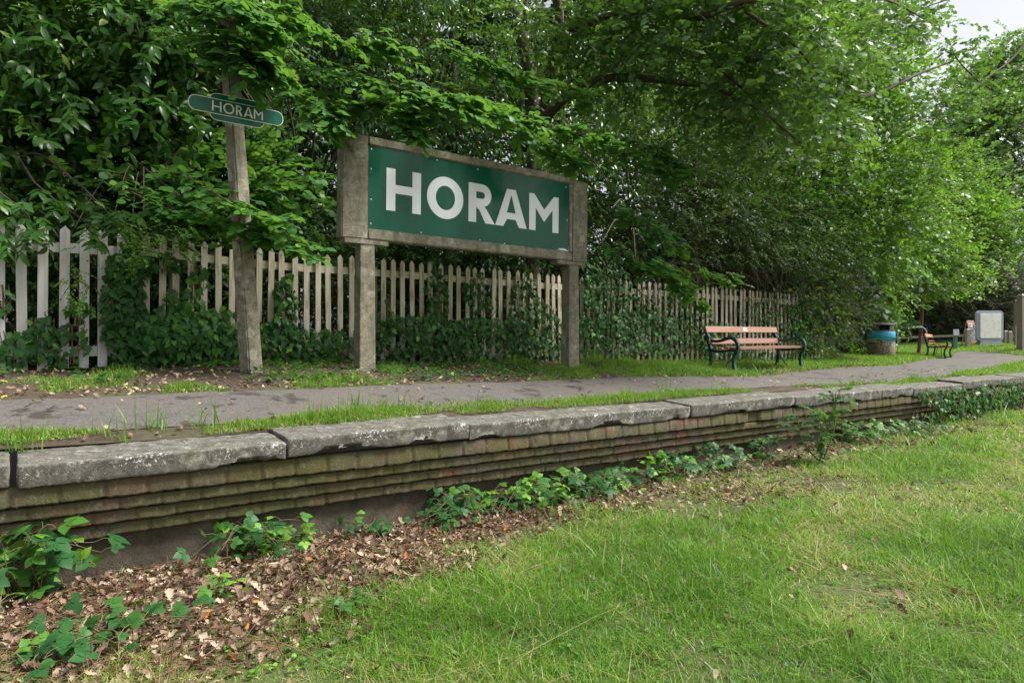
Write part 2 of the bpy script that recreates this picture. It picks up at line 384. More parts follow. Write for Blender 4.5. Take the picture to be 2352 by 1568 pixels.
    M['grey_wood'] = wood('grey_weathered_timber', (.30, .27, .22), (.19, .165, .125))
    M['grey_rail'] = wood('grey_weathered_rail', (.34, .30, .25), (.2, .175, .135), axis=0)
    M['orange_wood'] = wood('orange_stained_frame', (.62, .27, .15), (.48, .19, .10), rough=.5)
    M['iron'] = plain('dark_green_painted_iron', (.006, .055, .042), .22, .2, 20)
    M['brace'] = plain('dark_iron_brace', (.02, .026, .024), .45)
    t = NT('green_sign_enamel'); n = t.noise(1.2, 3); st_ = t.noise(1.0, 5, .7, st=(14, 14, 1.2)); t.col(t.mix(t.math('MULTIPLY', t.ramp(st_, [(.5, (0, 0, 0)), (.75, (1, 1, 1))]), .3), t.ramp(n, [(.3, (.0035, .074, .043)), (.7, (.006, .105, .062))]), (.06, .11, .07))); t.set(Roughness=t.ramp(t.noise(4, 4), [(.35, (.1,)*3), (.65, (.3,)*3)]))
    t.b.inputs['Specular IOR Level'].default_value = .22; M['enamel'] = t.m
    M['letter'] = plain('pale_sign_lettering', (.80, .83, .88), .35, .04, 4)
    M['cream'] = plain('cream_sign_lettering', (.68, .66, .54), .4, .1, 10)
    M['rivet'] = plain('white_rivet', (.75, .78, .8), .3)
    M['bark'] = plain('brown_bark', (.10, .072, .05), .9, .5, 20, bump=.8, c2=(.035, .028, .02))
    M['pink_bark'] = plain('reddish_bark', (.2, .115, .085), .8, .4, 9, bump=.6, c2=(.1, .05, .035))
    M['pale'] = plain('whitened_bark', (.5, .47, .46), .8, .3, 15)
    M['stem'] = plain('green_stem', (.14, .17, .05), .6, .3)
    M['redstem'] = plain('reddish_bramble_stem', (.17, .12, .055), .6, .4)
    M['twig'] = plain('dry_brown_twig', (.2, .1, .055), .8, .5, 10)
    G = lambda *a: a
    M['laurel'] = leafmat('glossy_laurel_leaves', [(0, (.022, .085, .010)), (.5, (.04, .13, .015)), (.85, (.075, .19, .02)), (1, (.2, .28, .03))], .3, .25, spec=.5)
    M['hazel'] = leafmat('soft_hazel_leaves', [(0, (.03, .11, .02)), (.5, (.048, .165, .03)), (.85, (.085, .22, .03)), (1, (.18, .32, .025))], .5, .38, spec=.35)
    M['dark'] = leafmat('dark_evergreen_leaves', [(0, (.010, .038, .008)), (.6, (.02, .075, .012)), (1, (.055, .13, .02))], .55, .2, spec=.25)
    M['oak'] = leafmat('dull_oak_leaves', [(0, (.03, .085, .018)), (.5, (.055, .14, .03)), (.9, (.12, .22, .03)), (1, (.25, .28, .04))], .42, .33)
    M['maple'] = leafmat('bright_maple_leaves', [(0, (.035, .11, .015)), (.5, (.07, .185, .022)), (.85, (.15, .29, .03)), (1, (.32, .38, .04))], .4, .45, (.3, .6, .04))
    M['far'] = leafmat('haze_paled_far_leaves', [(0, (.09, .17, .06)), (.5, (.16, .27, .10)), (1, (.33, .40, .10))], .5, .4)  # silver-green leaves, paled in the colour itself to stand for distance haze
    M['conifer'] = leafmat('dusky_conifer_sprays', [(0, (.035, .085, .045)), (.6, (.07, .14, .07)), (1, (.2, .16, .07))], .6, .15)
    M['ivy'] = leafmat('dark_ivy_leaves', [(0, (.012, .06, .010)), (.5, (.024, .105, .016)), (.85, (.055, .18, .018)), (1, (.14, .3, .03))], .42, .18, spec=.3)
    M['bramble'] = leafmat('bramble_leaves', [(0, (.014, .07, .02)), (.5, (.028, .11, .03)), (.8, (.07, .2, .028)), (1, (.17, .34, .03))], .5, .3, spec=.3)
    M['grass'] = leafmat('grass_blades', [(0, (.045, .14, .009)), (.45, (.115, .255, .018)), (.78, (.24, .37, .035)), (.86, (.34, .29, .13)), (1, (.48, .40, .23))], .5, .4, (.3, .55, .06))
    M['litter'] = leafmat('dead_brown_leaves', [(0, (.06, .035, .025)), (.35, (.155, .095, .065)), (.65, (.27, .185, .14)), (.93, (.46, .36, .28)), (.97, (.5, .17, .03)), (1, (.6, .24, .03))], .75, .12, (.4, .2, .1), .2)
    M['drylitter'] = leafmat('pale_dry_leaves', [(0, (.12, .07, .04)), (.5, (.26, .18, .12)), (.85, (.42, .34, .24)), (1, (.35, .4, .06))], .8, .1, (.4, .3, .2), .2)
mats()

RZP = math.atan2(CU, SU)
rng = np.random.default_rng(11)
# ------------------------------------------------------------------ ground
def grid_mesh(name, us, vs, f, m, smooth=True):
    U_, V_ = np.meshgrid(us, vs, indexing='ij'); P = f(U_, V_); n, k = U_.shape
    i = np.arange(n-1)[:, None]*k; j = np.arange(k-1)[None]
    Q = np.stack([i+j, i+k+j, i+k+j+1, i+j+1], -1).reshape(-1, 4)
    return link(name, np_mesh(name, P.reshape(-1, 3), Q, None, smooth), m)
def warp(a, b, n, e=2.2):      # dense in the middle, sparse far away
    t = np.linspace(-1, 1, n); return (a+b)/2+(b-a)/2*np.sign(t)*np.abs(t)**e
def f_turf(s, p):
    X = s*SU-p*CU; Y = s*CU+p*SU; return np.stack([X, Y, th(X, Y)], -1)
us = np.unique(np.concatenate([np.linspace(-400, -8, 14), np.arange(-8, 14, .08), np.arange(14, 40, .6), np.linspace(40, 400, 14)]))
vs = np.unique(np.concatenate([np.linspace(-300, -14, 10), np.arange(-14, -3, .5), np.arange(-3, 4.95, .08), [5.0]]))
tag(grid_mesh('ground', us, vs, f_turf, M['turf']), kind='structure')
def f_plat(s, p):
    X = s*SU-p*CU; Y = s*CU+p*SU
    z = ph(X, Y)+np.where(p > 5.0, .022*(fbm(X*2.2, Y*2.2, seed=3)-.5)+.02*(fbm(X*9, Y*9, seed=4)-.5), 0)
    return np.stack([X, Y, z], -1)
us = np.unique(np.concatenate([np.linspace(-400, -10, 14), np.arange(-10, 18, .1), np.arange(18, 55, .6), np.linspace(55, 400, 14)]))
vs = np.unique(np.concatenate([np.arange(4.98, 9.5, .08), np.arange(9.5, 40, .7), np.linspace(40, 400, 14)]))
tag(grid_mesh('platform_ground', us, vs, f_plat, M['soil']), kind='structure')
# tarmac path
far_px = [(-420, 950), (-150, 929), (0, 920), (400, 904), (800, 890), (1200, 877), (1620, 865), (1850, 852), (2000, 841), (2100, 831), (2180, 820), (2198, 808), (2240, 808), (2300, 812), (2352, 817), (2430, 822)]
near_px = [(-420, 1075), (-150, 1028), (0, 1008), (350, 984), (700, 960), (1180, 935), (1600, 903), (1950, 881), (2060, 877), (2160, 867), (2235, 854), (2275, 847), (2310, 838), (2335, 834), (2360, 832), (2440, 829)]
fp = catmull([gpix(x, y) for x, y in far_px], 10)[:, :2]; npth = catmull([gpix(x, y) for x, y in near_px], 10)[:, :2]
FARP, NEARP = fp, npth
def edge_noise(P, seed, a=.05):
    q = P.copy(); q[:, 1] += a*(fbm(P[:, 0]*3, P[:, 1]*3, seed=seed)-.5)*2; return q
K = 14; e1 = edge_noise(fp, 31, .07); e2 = edge_noise(npth, 32, .05)
G_ = np.array([[e2[i]*(1-t)+e1[i]*t for t in np.linspace(0, 1, K)] for i in range(len(fp))])
Z_ = ph(G_[..., 0], G_[..., 1])+.018-.014*(np.abs(np.linspace(-1, 1, K))**6)[None, :]
PV = np.concatenate([G_, Z_[..., None]], -1).reshape(-1, 3)
i = np.arange(len(fp)-1)[:, None]*K; j = np.arange(K-1)[None]
PQ = np.stack([i+j, i+K+j, i+K+j+1, i+j+1], -1).reshape(-1, 4)
tag(link('path', np_mesh('path', PV, PQ), M['asphalt']), kind='structure')
PATHPOLY = np.concatenate([npth, fp[::-1]])
def inside(poly, x, y):
    x = np.asarray(x); y = np.asarray(y); r = np.zeros(x.shape, bool); n = len(poly); j = n-1
    for i in range(n):
        xi, yi = poly[i]; xj, yj = poly[j]
        c = ((yi > y) != (yj > y)) & (x < (xj-xi)*(y-yi)/(yj-yi+1e-12)+xi); r ^= c; j = i
    return r

# ------------------------------------------------------------------ platform wall
def platform():
    root = empty('platform_wall', SP(0, 4.6, 0), RZP, 'long low brick platform wall with corbelled mossy courses and worn concrete coping', 'platform wall')
    S0, S1 = -8.0, 22.0
    ss = np.concatenate([np.arange(S0, -3, .05), np.arange(-3, 12, .0125), np.arange(12, S1, .025)]); n = len(ss)
    zt = .515; prof = []
    for c in range(4):
        off = .035+.030*c; zb = zt-.082
        prof.append((c, off, zt, zb)); zt = zb
    for c, off, z1, z0 in prof:
        jag = .003*(fbm(ss*2.5, c*7.0, seed=40+c, o=3)-.5)*2+.006*(vnoise(ss*11, c*3.0, seed=50+c)-.5)+.009*(vnoise(ss*31, c*3.0, seed=55+c)-.5)-.010*(vnoise(ss*5, c*1.7, seed=58) > .86)
        bi = ss/.225+.5*(c % 2)+.13*c; fr = bi-np.floor(bi); joint = (fr < .06)*.010
        mis = joint+np.where(vnoise(np.floor(ss/.225)*1.7, c*9.1, seed=61) < .04, .03, 0)
        dy = .006*(fbm(ss*6, c*5.0, seed=44)-.5)+.007*(vnoise(np.floor(bi)*3.3+.5, c*2.1, seed=47)-.5)+mis
        jag = jag+.003*(vnoise(np.floor(bi)*2.7+.5, c*2.9, seed=48)-.5)
        rows = []
        for (yo, zz, jj) in ((off+.10, z1-.010+.045*(c == 0), 0), (off+.006, z1-.012+.045*(c == 0), 0), (off, z1-.018+.035*(c == 0), .1), (off-.002, (z0+z1)/2, .2), (off-.003, z0+.012, .8), (off-.001, z0+.002, 1), (off+.05, z0+.006, .9), (off+.12, z0+.01, .5)):
            rg = .004*(vnoise(ss*30, zz*40, seed=70)-.5)
            rows.append(np.stack([ss, yo+dy+rg, zz+jag*jj*.8+0*ss], -1))
        V = np.stack(rows, 1); k = V.shape[1]
        i = np.arange(n-1)[:, None]*k; j = np.arange(k-1)[None]
        Q = np.stack([i+j, i+j+1, i+k+j+1, i+k+j], -1).reshape(-1, 4)
        link('brick_course', np_mesh('brick_course', V.reshape(-1, 3), Q, None, False), M['brick'], root)
    rows = []
    for zz in np.linspace(.185, -.3, 8):
        rows.append(np.stack([ss, .19+.012*(fbm(ss*4, zz*6, seed=77)-.5)-.03*max(0, .05-zz)+0*ss, zz+0*ss], -1))
    V = np.stack(rows, 1); k = V.shape[1]; i = np.arange(n-1)[:, None]*k; j = np.arange(k-1)[None]
    link('wall_base', np_mesh('wall_base', V.reshape(-1, 3), np.stack([i+j, i+j+1, i+k+j+1, i+k+j], -1).reshape(-1, 4)), M['wallbase'], root)
    # coping slabs
    js = [-1900, -1150, -480, 40, 661, 1080, 1590, 1828, 2028, 2100, 2212, 2285, 2345, 2395, 2440, 2480, 2515]
    sj = [s_at(x, 4.6) for x in js]; sj[0] = max(sj[0], -12)
    sj = [q for q in sj if q < 24]
    rnd = random.Random(4)
    dz = [0, 0, .0, -.012, .012, 0.0, .004, -.006, -.012, -.03, .006, 0, .01, 0, .01, 0]
    for a, (s0, s1) in enumerate(zip(sj, sj[1:])):
        g = .035 if a == 2 else .012
        L = s1-s0-g
        st = .028 if a < 6 else .045
        o = rough_box('coping_slab', M['coping'], root, L,   .46, .128, a+1, st, .009, .0065, .028)
        o.location = (s0, -.004+rnd.uniform(-.012, .012), .682+dz[a % 16])
        o.rotation_euler = (R(4.5), R(rnd.uniform(-.3, .3)), R(rnd.uniform(-.25, .25)))
    return root
platform()

# ------------------------------------------------------------------ lettering
def glyph(ch, w, st):
    """outlines in a box w wide, 1 high; st = stem width"""
    h = st*.86
    if ch == 'H': return [[(0, 0), (st, 0), (st, .42), (w-st, .42), (w-st, 0), (w, 0), (w, 1), (w-st, 1), (w-st, .42+h), (st, .42+h), (st, 1), (0, 1)]]
    if ch == 'O':
        A = [(w/2+w/2*math.cos(t), .5+.525*math.sin(t)) for t in np.linspace(0, 2*math.pi, 64, endpoint=False)]
        B = [(w/2+(w/2-st*1.05)*math.cos(t), .5+(.525-st*.95)*math.sin(t)) for t in np.linspace(0, 2*math.pi, 64, endpoint=False)]
        return [A, B]
    if ch == 'R':
        bw = w*.86; arc = [(bw-.29+.29*math.cos(t), .71+.29*math.sin(t)) for t in np.linspace(math.pi/2, -math.pi/2, 20)]
        leg0 = bw*.62
        A = [(0, 0), (0, 1)]+arc+[(leg0+.06, .42)]+[(leg0+.12, .36), (w, 0), (w-st*1.25, 0), (leg0-st*.55+.02, .33), (leg0-st*.8, .385), (st, .4), (st, 0)]
        r = .29-h
        arc2 = [(bw-.29+(r+.0)*math.cos(t), .71+r*math.sin(t)) for t in np.linspace(math.pi/2, -math.pi/2, 16)]
        return [A, [(st, .71+r)]+arc2+[(st, .71-r)]]
    if ch == 'A':
        c = w/2; t = st*.60
        A = [(0, 0), (c-t*1.02, 1), (c+t*1.02, 1), (w, 0), (w-st*1.12, 0), (w-st*1.12-.225*(c/1.0), .2), (st*1.12+.225*(c/1.0)-.0, .2), (st*1.12, 0)]
        k0, k1 = .2+h*.85, .78
        xl = lambda y: st*1.12+(c-st*1.12)*y/.86
        return [A, [(xl(k0), k0), (w-xl(k0), k0), (c, .86 if st > .2 else .9)]]
    if ch == 'M':
        c = w/2
        return [[(0, 0), (0, 1), (st*.75, 1), (c, .5 if st < .2 else .6), (w-st*.75, 1), (w, 1), (w, 0), (w-st*.95, 0), (w-st*.95, .62 if st > .2 else .74), (c, .26 if st > .2 else .32), (st*.95, .62 if st > .2 else .74), (st*.95, 0)]]
def glyph_mesh(name, ch, w, st, sx, sz, d=.0015):
    cu = bpy.data.curves.new(name, 'CURVE'); cu.dimensions = '2D'; cu.fill_mode = 'BOTH'; cu.extrude = d
    for pts in glyph(ch, w, st):
        sp = cu.splines.new('POLY'); sp.points.add(len(pts)-1); sp.use_cyclic_u = True
        for q, (x, y) in zip(sp.points, pts): q.co = (x*sx, y*sz, 0, 1)
    return curve_to_mesh(name, cu)
def curve_to_mesh(name, cu):
    o = bpy.data.objects.new('tmp', cu); COL.objects.link(o); bpy.context.view_layer.update()
    dg = bpy.context.evaluated_depsgraph_get(); me = bpy.data.meshes.new_from_object(o.evaluated_get(dg)); me.name = name
    bpy.data.objects.remove(o); bpy.data.curves.remove(cu)
    me.transform(Matrix.Rotation(R(90), 4, 'X')); return me

# ------------------------------------------------------------------ running-in board
def big_sign():
    p = 7.01; sL = s_at(785, p); z0 = ph(*(SP(sL+.3, p, 0)[:2]))
    root = empty('station_sign', SP(sL, p, 0), RZP, 'big green enamel HORAM station sign in a thick concrete frame on two legs', 'station sign')
    S = lambda x: s_at(x, p)-sL
    L = S(1350); tilt = -math.atan2(.037, L)
    zb, zt = CAMH+1.1265, CAMH+2.277; H = zt-zb
    def placed(o): o.matrix_local = Matrix.Translation((0, 0, zb)) @ Matrix.Rotation(-tilt, 4, 'Y'); return o
    a, b = S(845), S(1307)
    dp = .16
    def rough(o, amt=.002):
        for v in o.data.vertices:
            q = v.co; v.co = q+Vector((mnoise.noise(q*11), mnoise.noise(q*11+Vector((9, 0, 0))), mnoise.noise(q*11+Vector((0, 9, 0)))))*amt
        return o
    def block(name, x0, x1, y0, y1, z0_, z1_, mat, bev=.012):
        bm = bmesh.new(); bx(bm, x0, x1, y0, y1, z0_, z1_)
        bmesh.ops.bevel(bm, geom=bm.edges[:], offset=bev, segments=2, affect='EDGES')
        for ax, l0, l1 in ((0, x0, x1), (2, z0_, z1_), (1, y0, y1)):
            k = int((l1-l0)/.05)
            for i in range(1, k):
                c = [0, 0, 0]; c[ax] = l0+(l1-l0)*i/k; nn = [0, 0, 0]; nn[ax] = 1
                bmesh.ops.bisect_plane(bm, geom=bm.verts[:]+bm.edges[:]+bm.faces[:], plane_co=c, plane_no=nn)
        o = bm_obj(name, bm, mat, root); return o
    placed(rough(block('frame_end', 0, a+.0, 0, dp, 0, H, M['conc'])))
    placed(rough(block('frame_end', b+.06, L, .004, dp+.02, 0.0, H-.035, M['conc'])))
    placed(rough(block('frame_strip', b, b+.058, -.004, dp-.02, .128, H-.10, M['conc'], .006), .001))
    placed(rough(block('top_beam', a+.001, b+.06, -.004, dp-.02, H-.1, H-.004, M['conc'])))
    placed(rough(block('bottom_beam', a+.001, b+.059, -.002, dp-.02, .006, .127, M['conc'])))
    # panel, letters, rivets
    bm = bmesh.new(); bx(bm, a+.001, b-.001, .012, .03, .128, H-.101); o = placed(bm_obj('sign_panel', bm, M['enamel'], root, .002)); panel = o
    for ch, x0, x1 in (('H', 887, 966.5), ('O', 980.5, 1064), ('R', 1076, 1136.5), ('A', 1137.5, 1210), ('M', 1215.5, 1283)):
        w = S(x1)-S(x0); hh = .478
        l = link('letter', glyph_mesh('letter', ch, w/hh, .235 if ch != 'O' else .235, hh, hh), M['letter'], panel)
        l.location = (S(x0), .0085, 1.483-1.1265)
    k = 0
    for x, y in ((852, 341), (852, 387), (852, 457), (852, 512.5), (1003, 365), (1097, 385), (968, 532), (1103, 547.5), (1160, 555), (1303, 500), (1300, 424)):
        D = D_at(x, p); bm = bmesh.new(); lathe(bm, [(0.0001, .004), (.006, .004), (.009, .001), (.009, -.002)], 10)
        bmesh.ops.rotate(bm, matrix=Matrix.Rotation(R(90), 3, 'X'), verts=bm.verts)
        r = bm_obj('rivet', bm, M['rivet'], panel, smooth=True); r.location = (S(x), .010, (784-y)/F*D-1.1265)
    # a bright chip in the enamel at the lower right corner
    bm = bmesh.new(); vs = [bm.verts.new((b-.21+.2*t, .0105, .135+.028*math.sin(t*3.1)+.006*random.Random(int(t*9)).random())) for t in np.linspace(0, 1, 9)]
    vs += [bm.verts.new((b-.008, .0105, .21)), bm.verts.new((b-.003, .0105, .132))]; bm.faces.new(vs); bm_obj('enamel_chip', bm, M['rivet'], panel)
    for xa, xb, la, lb, gr in ((827, 863, 796, 892, (838, 853, 7.36)), (1307.5, 1331, 1283, 1344, (1312, 846, 9.4))):
        c = (S(xa)+S(xb))/2; g = pix(*gr)[2]
        cu0 = zb-(0 if xa < 1000 else .037)
        bm = bmesh.new(); bx(bm, S(la)-.02, S(lb), -.005, .15, -.05, 0.0-.002); o = bm_obj('bearing_slab', bm, M['conc'], root, .008); placed(o)
        bm = bmesh.new(); taper(bm, (.2, .185), (.17, .15), g-.3, cu0-.045, (c, .095), (c, .08))
        for i in range(1, 24): bmesh.ops.bisect_plane(bm, geom=bm.verts[:]+bm.edges[:]+bm.faces[:], plane_co=(0, 0, g-.3+i*.11), plane_no=(0, 0, 1))
        rough(bm_obj('leg', bm, M['conc_post'], root, .012), .0015)
    return root
big_sign()

# ------------------------------------------------------------------ lamp post and totem
def lamp_post():
    b = pix(578, 851, 6.85); g = float(ph(b[0], b[1]))
    root = empty('concrete_post', (b[0], b[1], g), 0, 'tall tapering pitted concrete post leaning left, carrying the small green name plate', 'post')
    bm = bmesh.new(); taper(bm, (.168, .168), (.125, .125), -.3, 3.9)
    bmesh.ops.bevel(bm, geom=[e for e in bm.edges if abs((e.verts[0].co-e.verts[1].co).z) > 1], offset=.014, segments=2, affect='EDGES')
    for i in range(1, 42): bmesh.ops.bisect_plane(bm, geom=bm.verts[:]+bm.edges[:]+bm.faces[:], plane_co=(0, 0, -.3+i*.1), plane_no=(0, 0, 1))
    for v in bm.verts: v.co += Vector((mnoise.noise(v.co*9), mnoise.noise(v.co*9+Vector((5, 0, 0))), 0))*.004
    bmesh.ops.transform(bm, matrix=Matrix.Rotation(R(56), 4, 'Z'), verts=bm.verts)
    bmesh.ops.transform(bm, matrix=Matrix.Shear('XY', 4, (-.072, .0)) if False else Matrix(((1, 0, -.070, 0), (0, 1, 0, 0), (0, 0, 1, 0), (0, 0, 0, 1))), verts=bm.verts)
    bm_obj('shaft', bm, M['conc_post'], root, smooth=False)
    # totem
    p = 6.9; s0 = s_at(432, p); S = lambda x: s_at(x, p)-s0; L = S(650)
    cz = CAMH+(784-253)*D_at(541, p)/F
    t = empty('name_plate', SP(s0, p, cz), RZP, 'small green HORAM name plate with white outline and rounded ends fixed to the leaning post', 'sign')
    def capsule(name, cx, hw, hh, y, mat, parent, th=.004, rr=None):
        rr = rr or hh; bm = bmesh.new(); pts = []
        for (sx, sz, a0) in ((1, 1, 0), (-1, 1, 90), (-1, -1, 180), (1, -1, 270)):
            for k in range(9):
                an = R(a0+90*k/8); pts.append((cx+sx*(hw-rr)+rr*math.cos(an), sz*(hh-rr)+rr*math.sin(an)))
        vs = [bm.verts.new((x, y, z)) for x, z in pts]; f = bm.faces.new(vs)
        r = bmesh.ops.extrude_face_region(bm, geom=[f]); bmesh.ops.translate(bm, vec=(0, th, 0), verts=[g for g in r['geom'] if isinstance(g, bmesh.types.BMVert)])
        return bm_obj(name, bm, mat, parent)
    c2 = (S(481)+S(608))/2; hw2 = (S(608)-S(481))/2
    capsule('backing_outline', c2, hw2, .13, .004, M['cream'], t, rr=.07); capsule('backing_plate', c2, hw2-.0065, .1235, .002, M['enamel'], t, rr=.062)
    capsule('bar_outline', L/2, L/2, .073, -.006, M['cream'], t, rr=.066); bar = capsule('name_bar', L/2, L/2-.0065, .0665, -.008, M['enamel'], t, rr=.058)
    for ch, x0, x1 in (('H', 486.5, 508), ('O', 512.5, 537.5), ('R', 541.5, 556), ('A', 559.5, 580), ('M', 582.5, 603)):
        w = S(x1)-S(x0); hh = .097
        l = link('letter', glyph_mesh('letter', ch, w/hh, .135, hh, hh), M['cream'], bar); l.location = (S(x0), -.0105, -.049)
    bm = bmesh.new()
    bm.free()
    for zz in (-.09, .09): bm = bmesh.new(); bx(bm, c2-.05, c2+.05, .0065, .05, zz-.012, zz+.012); bm_obj('bracket', bm, M['brace'], t)
    t.rotation_euler = (0, R(.4), RZP)
lamp_post()

# ------------------------------------------------------------------ picket fences
TOPX = [-260, 0, 98, 235, 411, 598, 679, 881, 1290, 1432, 1700, 1850, 1960]; TOPY = [478, 508, 517, 524, 545, 569, 577, 593, 631, 641, 663, 676, 687]
PF = 8.3
def ftop(x): return CAMH+(784-np.interp(x, TOPX, TOPY))*D_at(x, PF)/F
def picket_mesh(w, h, t, tip):
    bm = bmesh.new(); P = [(-w/2, 0), (w/2, 0), (w/2, h-tip), (0, h), (-w/2, h-tip)]
    a = [bm.verts.new((x, 0, z)) for x, z in P]; b = [bm.verts.new((x, t, z)) for x, z in P]
    bm.faces.new(a); bm.faces.new(b[::-1])
    for i in range(5): bm.faces.new((a[i], b[i], b[(i+1) % 5], a[(i+1) % 5]))
    bmesh.ops.bevel(bm, geom=bm.edges[:], offset=.002, segments=1, affect='EDGES')
    me = bpy.data.meshes.new('picket'); bm.to_mesh(me); bm.free(); return me
def fence(name, label, x0, x1, sp, w, h, tip, m, mr, rails=(.16, .26), seed=1, gaps=()):
    rr = random.Random(seed)
    s0 = s_at(x0, PF); s1 = s_at(x1, PF); root = empty(name, SP(s0, PF, 0), RZP, label, 'fence')
    me = picket_mesh(w, h, .02, tip); me.materials.append(m)
    n = int((s1-s0)/sp); base = None
    xs = np.linspace(-400, 2000, 1201); ss = np.array([s_at(x, PF) for x in xs])
    for i in range(n+1):
        s = s0+i*sp; x = np.interp(s, ss, xs); zt = ftop(x)+rr.uniform(-.008, .008)
        if i in gaps: continue
        o = bpy.data.objects.new('picket', me); COL.objects.link(o); o.parent = root
        o.location = (s-s0+rr.uniform(-.006, .006), rr.uniform(-.004, .003), zt-h); o.rotation_euler = (R(rr.uniform(-.8, .8)), R(rr.uniform(-.9, .9)), R(rr.uniform(-2, 2)))
    for lo, hi in ((h-rails[1], h-rails[0]), (.13, .23)):
        bm = bmesh.new(); prev = None
        for s in np.linspace(s0-.04, s1+.04, max(3, n//3)):
            x = np.interp(s, ss, xs); b = ftop(x)-h; xx = s-s0
            r = [bm.verts.new((xx, .024, b+lo)), bm.verts.new((xx, .064, b+lo)), bm.verts.new((xx, .064, b+hi)), bm.verts.new((xx, .024, b+hi))]
            if prev:
                for i in range(4): bm.faces.new((prev[i], prev[(i+1) % 4], r[(i+1) % 4], r[i]))
            else: bm.faces.new(r[::-1])
            prev = r
        bm.faces.new(prev); bm_obj('rail', bm, mr, root)
    s = s0+.3
    while s < s1:
        x = np.interp(s, ss, xs); bm = bmesh.new(); bx(bm, s-s0-.05, s-s0+.05, .066, .16, ftop(x)-h-.3, ftop(x)-.12); bm_obj('fence_post', bm, M['grey_wood'], root, .005); s += 2.4
    return root
fence('picket_fence', 'white painted fence of broad pickets at the far left, part hidden by ivy', -160, 318, .172, .088, 1.45, .05, M['white_wood'], M['white_wood'], seed=2)
fence('picket_fence', 'flaking cream fence of narrow pointed pickets running behind the station sign', 335, 1895, .1475, .068, 1.42, .045, M['cream_wood'], M['rail_wood'], (.15, .24), seed=3)

# ------------------------------------------------------------------ benches
def end_profile():
    arm = catmull([(.30, .66), (.25, .575), (.17, .535), (.05, .54), (-.08, .575), (-.17, .585), (-.245, .545), (-.285, .46), (-.27, .37), (-.225, .29), (-.205, .2), (-.215, .1), (-.25, .0)], 6)
    back = catmull([(.345, .77), (.31, .66), (.275, .52), (.24, .41), (.225, .33), (.235, .2), (.27, .1), (.33, 0)], 6)
    seat = catmull([(.24, .40), (.16, .365), (.0, .365), (-.14, .385), (-.235, .375)], 5)
    return arm, back, seat
def bench(name, label, P0, P1, Lw, wm):
    d = np.array(P1)-np.array(P0); ang = math.atan2(d[1], d[0]); g = float(ph(P0[0], P0[1])); g1 = float(ph(P1[0], P1[1]))
    # origin: front left foot
    root = empty(name, (P0[0], P0[1], g+.0), ang, label, 'bench', 'slatted benches with green iron ends beside the path')
    L = Lw; yo = .25; arm, back, seat = end_profile(); tl = math.atan2(g1-g, np.linalg.norm(d[:2]))
    for x in (0, L):
        bm = bmesh.new(); dz = 0
        w = np.interp(np.linspace(0, 1, len(arm)), [0, .1, .5, .8, 1], [.03, .045, .05, .045, .05])
        stroke(bm, arm+[yo, dz], w, x-.028, x+.028); stroke(bm, back+[yo, dz], .05, x-.022, x+.022); stroke(bm, seat+[yo, dz], .04, x-.018, x+.018)
        bm_obj('end_frame', bm, M['iron'], root, .006, 2)
        bm = bmesh.new(); bx(bm, x-.015, x+.015, yo-.24, yo+.32, .02, .045); bm_obj('foot_bar', bm, M['iron'], root, .003)
    def slat(nm, y, z, w, t, rot, x0=-.05, x1=None):
        bm = bmesh.new(); bx(bm, x0, (x1 or L+.05), -t/2, t/2, -w/2, w/2); o = bm_obj(nm, bm, wm, root, .006, 2); o.location = (0, y+yo, z); o.rotation_euler = (R(rot), 0, 0); return o
    top = slat('back_slat', .305, .735, .105, .035, -17); slat('back_slat', .235, .53, .095, .035, -17)
    for k, (y, z) in enumerate(((-.205, .405), (-.09, .408), (.025, .395), (.135, .395))):
        o = slat('seat_slat', y, z+.015, .10 if k == 0 else .085, .035, 90+(-6 if k == 3 else 3))
    bm = bmesh.new(); bx(bm, L*.52-.06, L*.52+.06, -.0215, -.0185, -.032, .032); bm_obj('plaque', bm, M['cream'], top, .001)
    acc = Acc()
    for x, s in ((0, 1), (L, -1)):
        a = Acc(); tube(a, [(x, yo+.04, .035), (x+s*.52, yo+.0, .385)], .011, 6); a.obj('brace', M['brace'], root)
    root.rotation_euler = (0, -tl, ang)
    return root
a = gpix(1691, 859); b = gpix(1846, 850)
A1 = pix(1691, 859, 11.2); B1 = pix(1846, 849.5, 12.6)
bench('park_bench', 'nearer bench with pinkish brown slats, small plaque and green iron arms by the fence', A1, B1, float(np.linalg.norm((B1-A1)[:2]))-.03, M['bench_wood'])
A2 = pix(2173, 824, 21.0); B2 = A2+np.array([1.3, 1.75, 0])
bench('park_bench', 'further bench with orange slats seen nearly end-on beyond the litter bin', A2, B2, 2.1, M['bench_orange'])

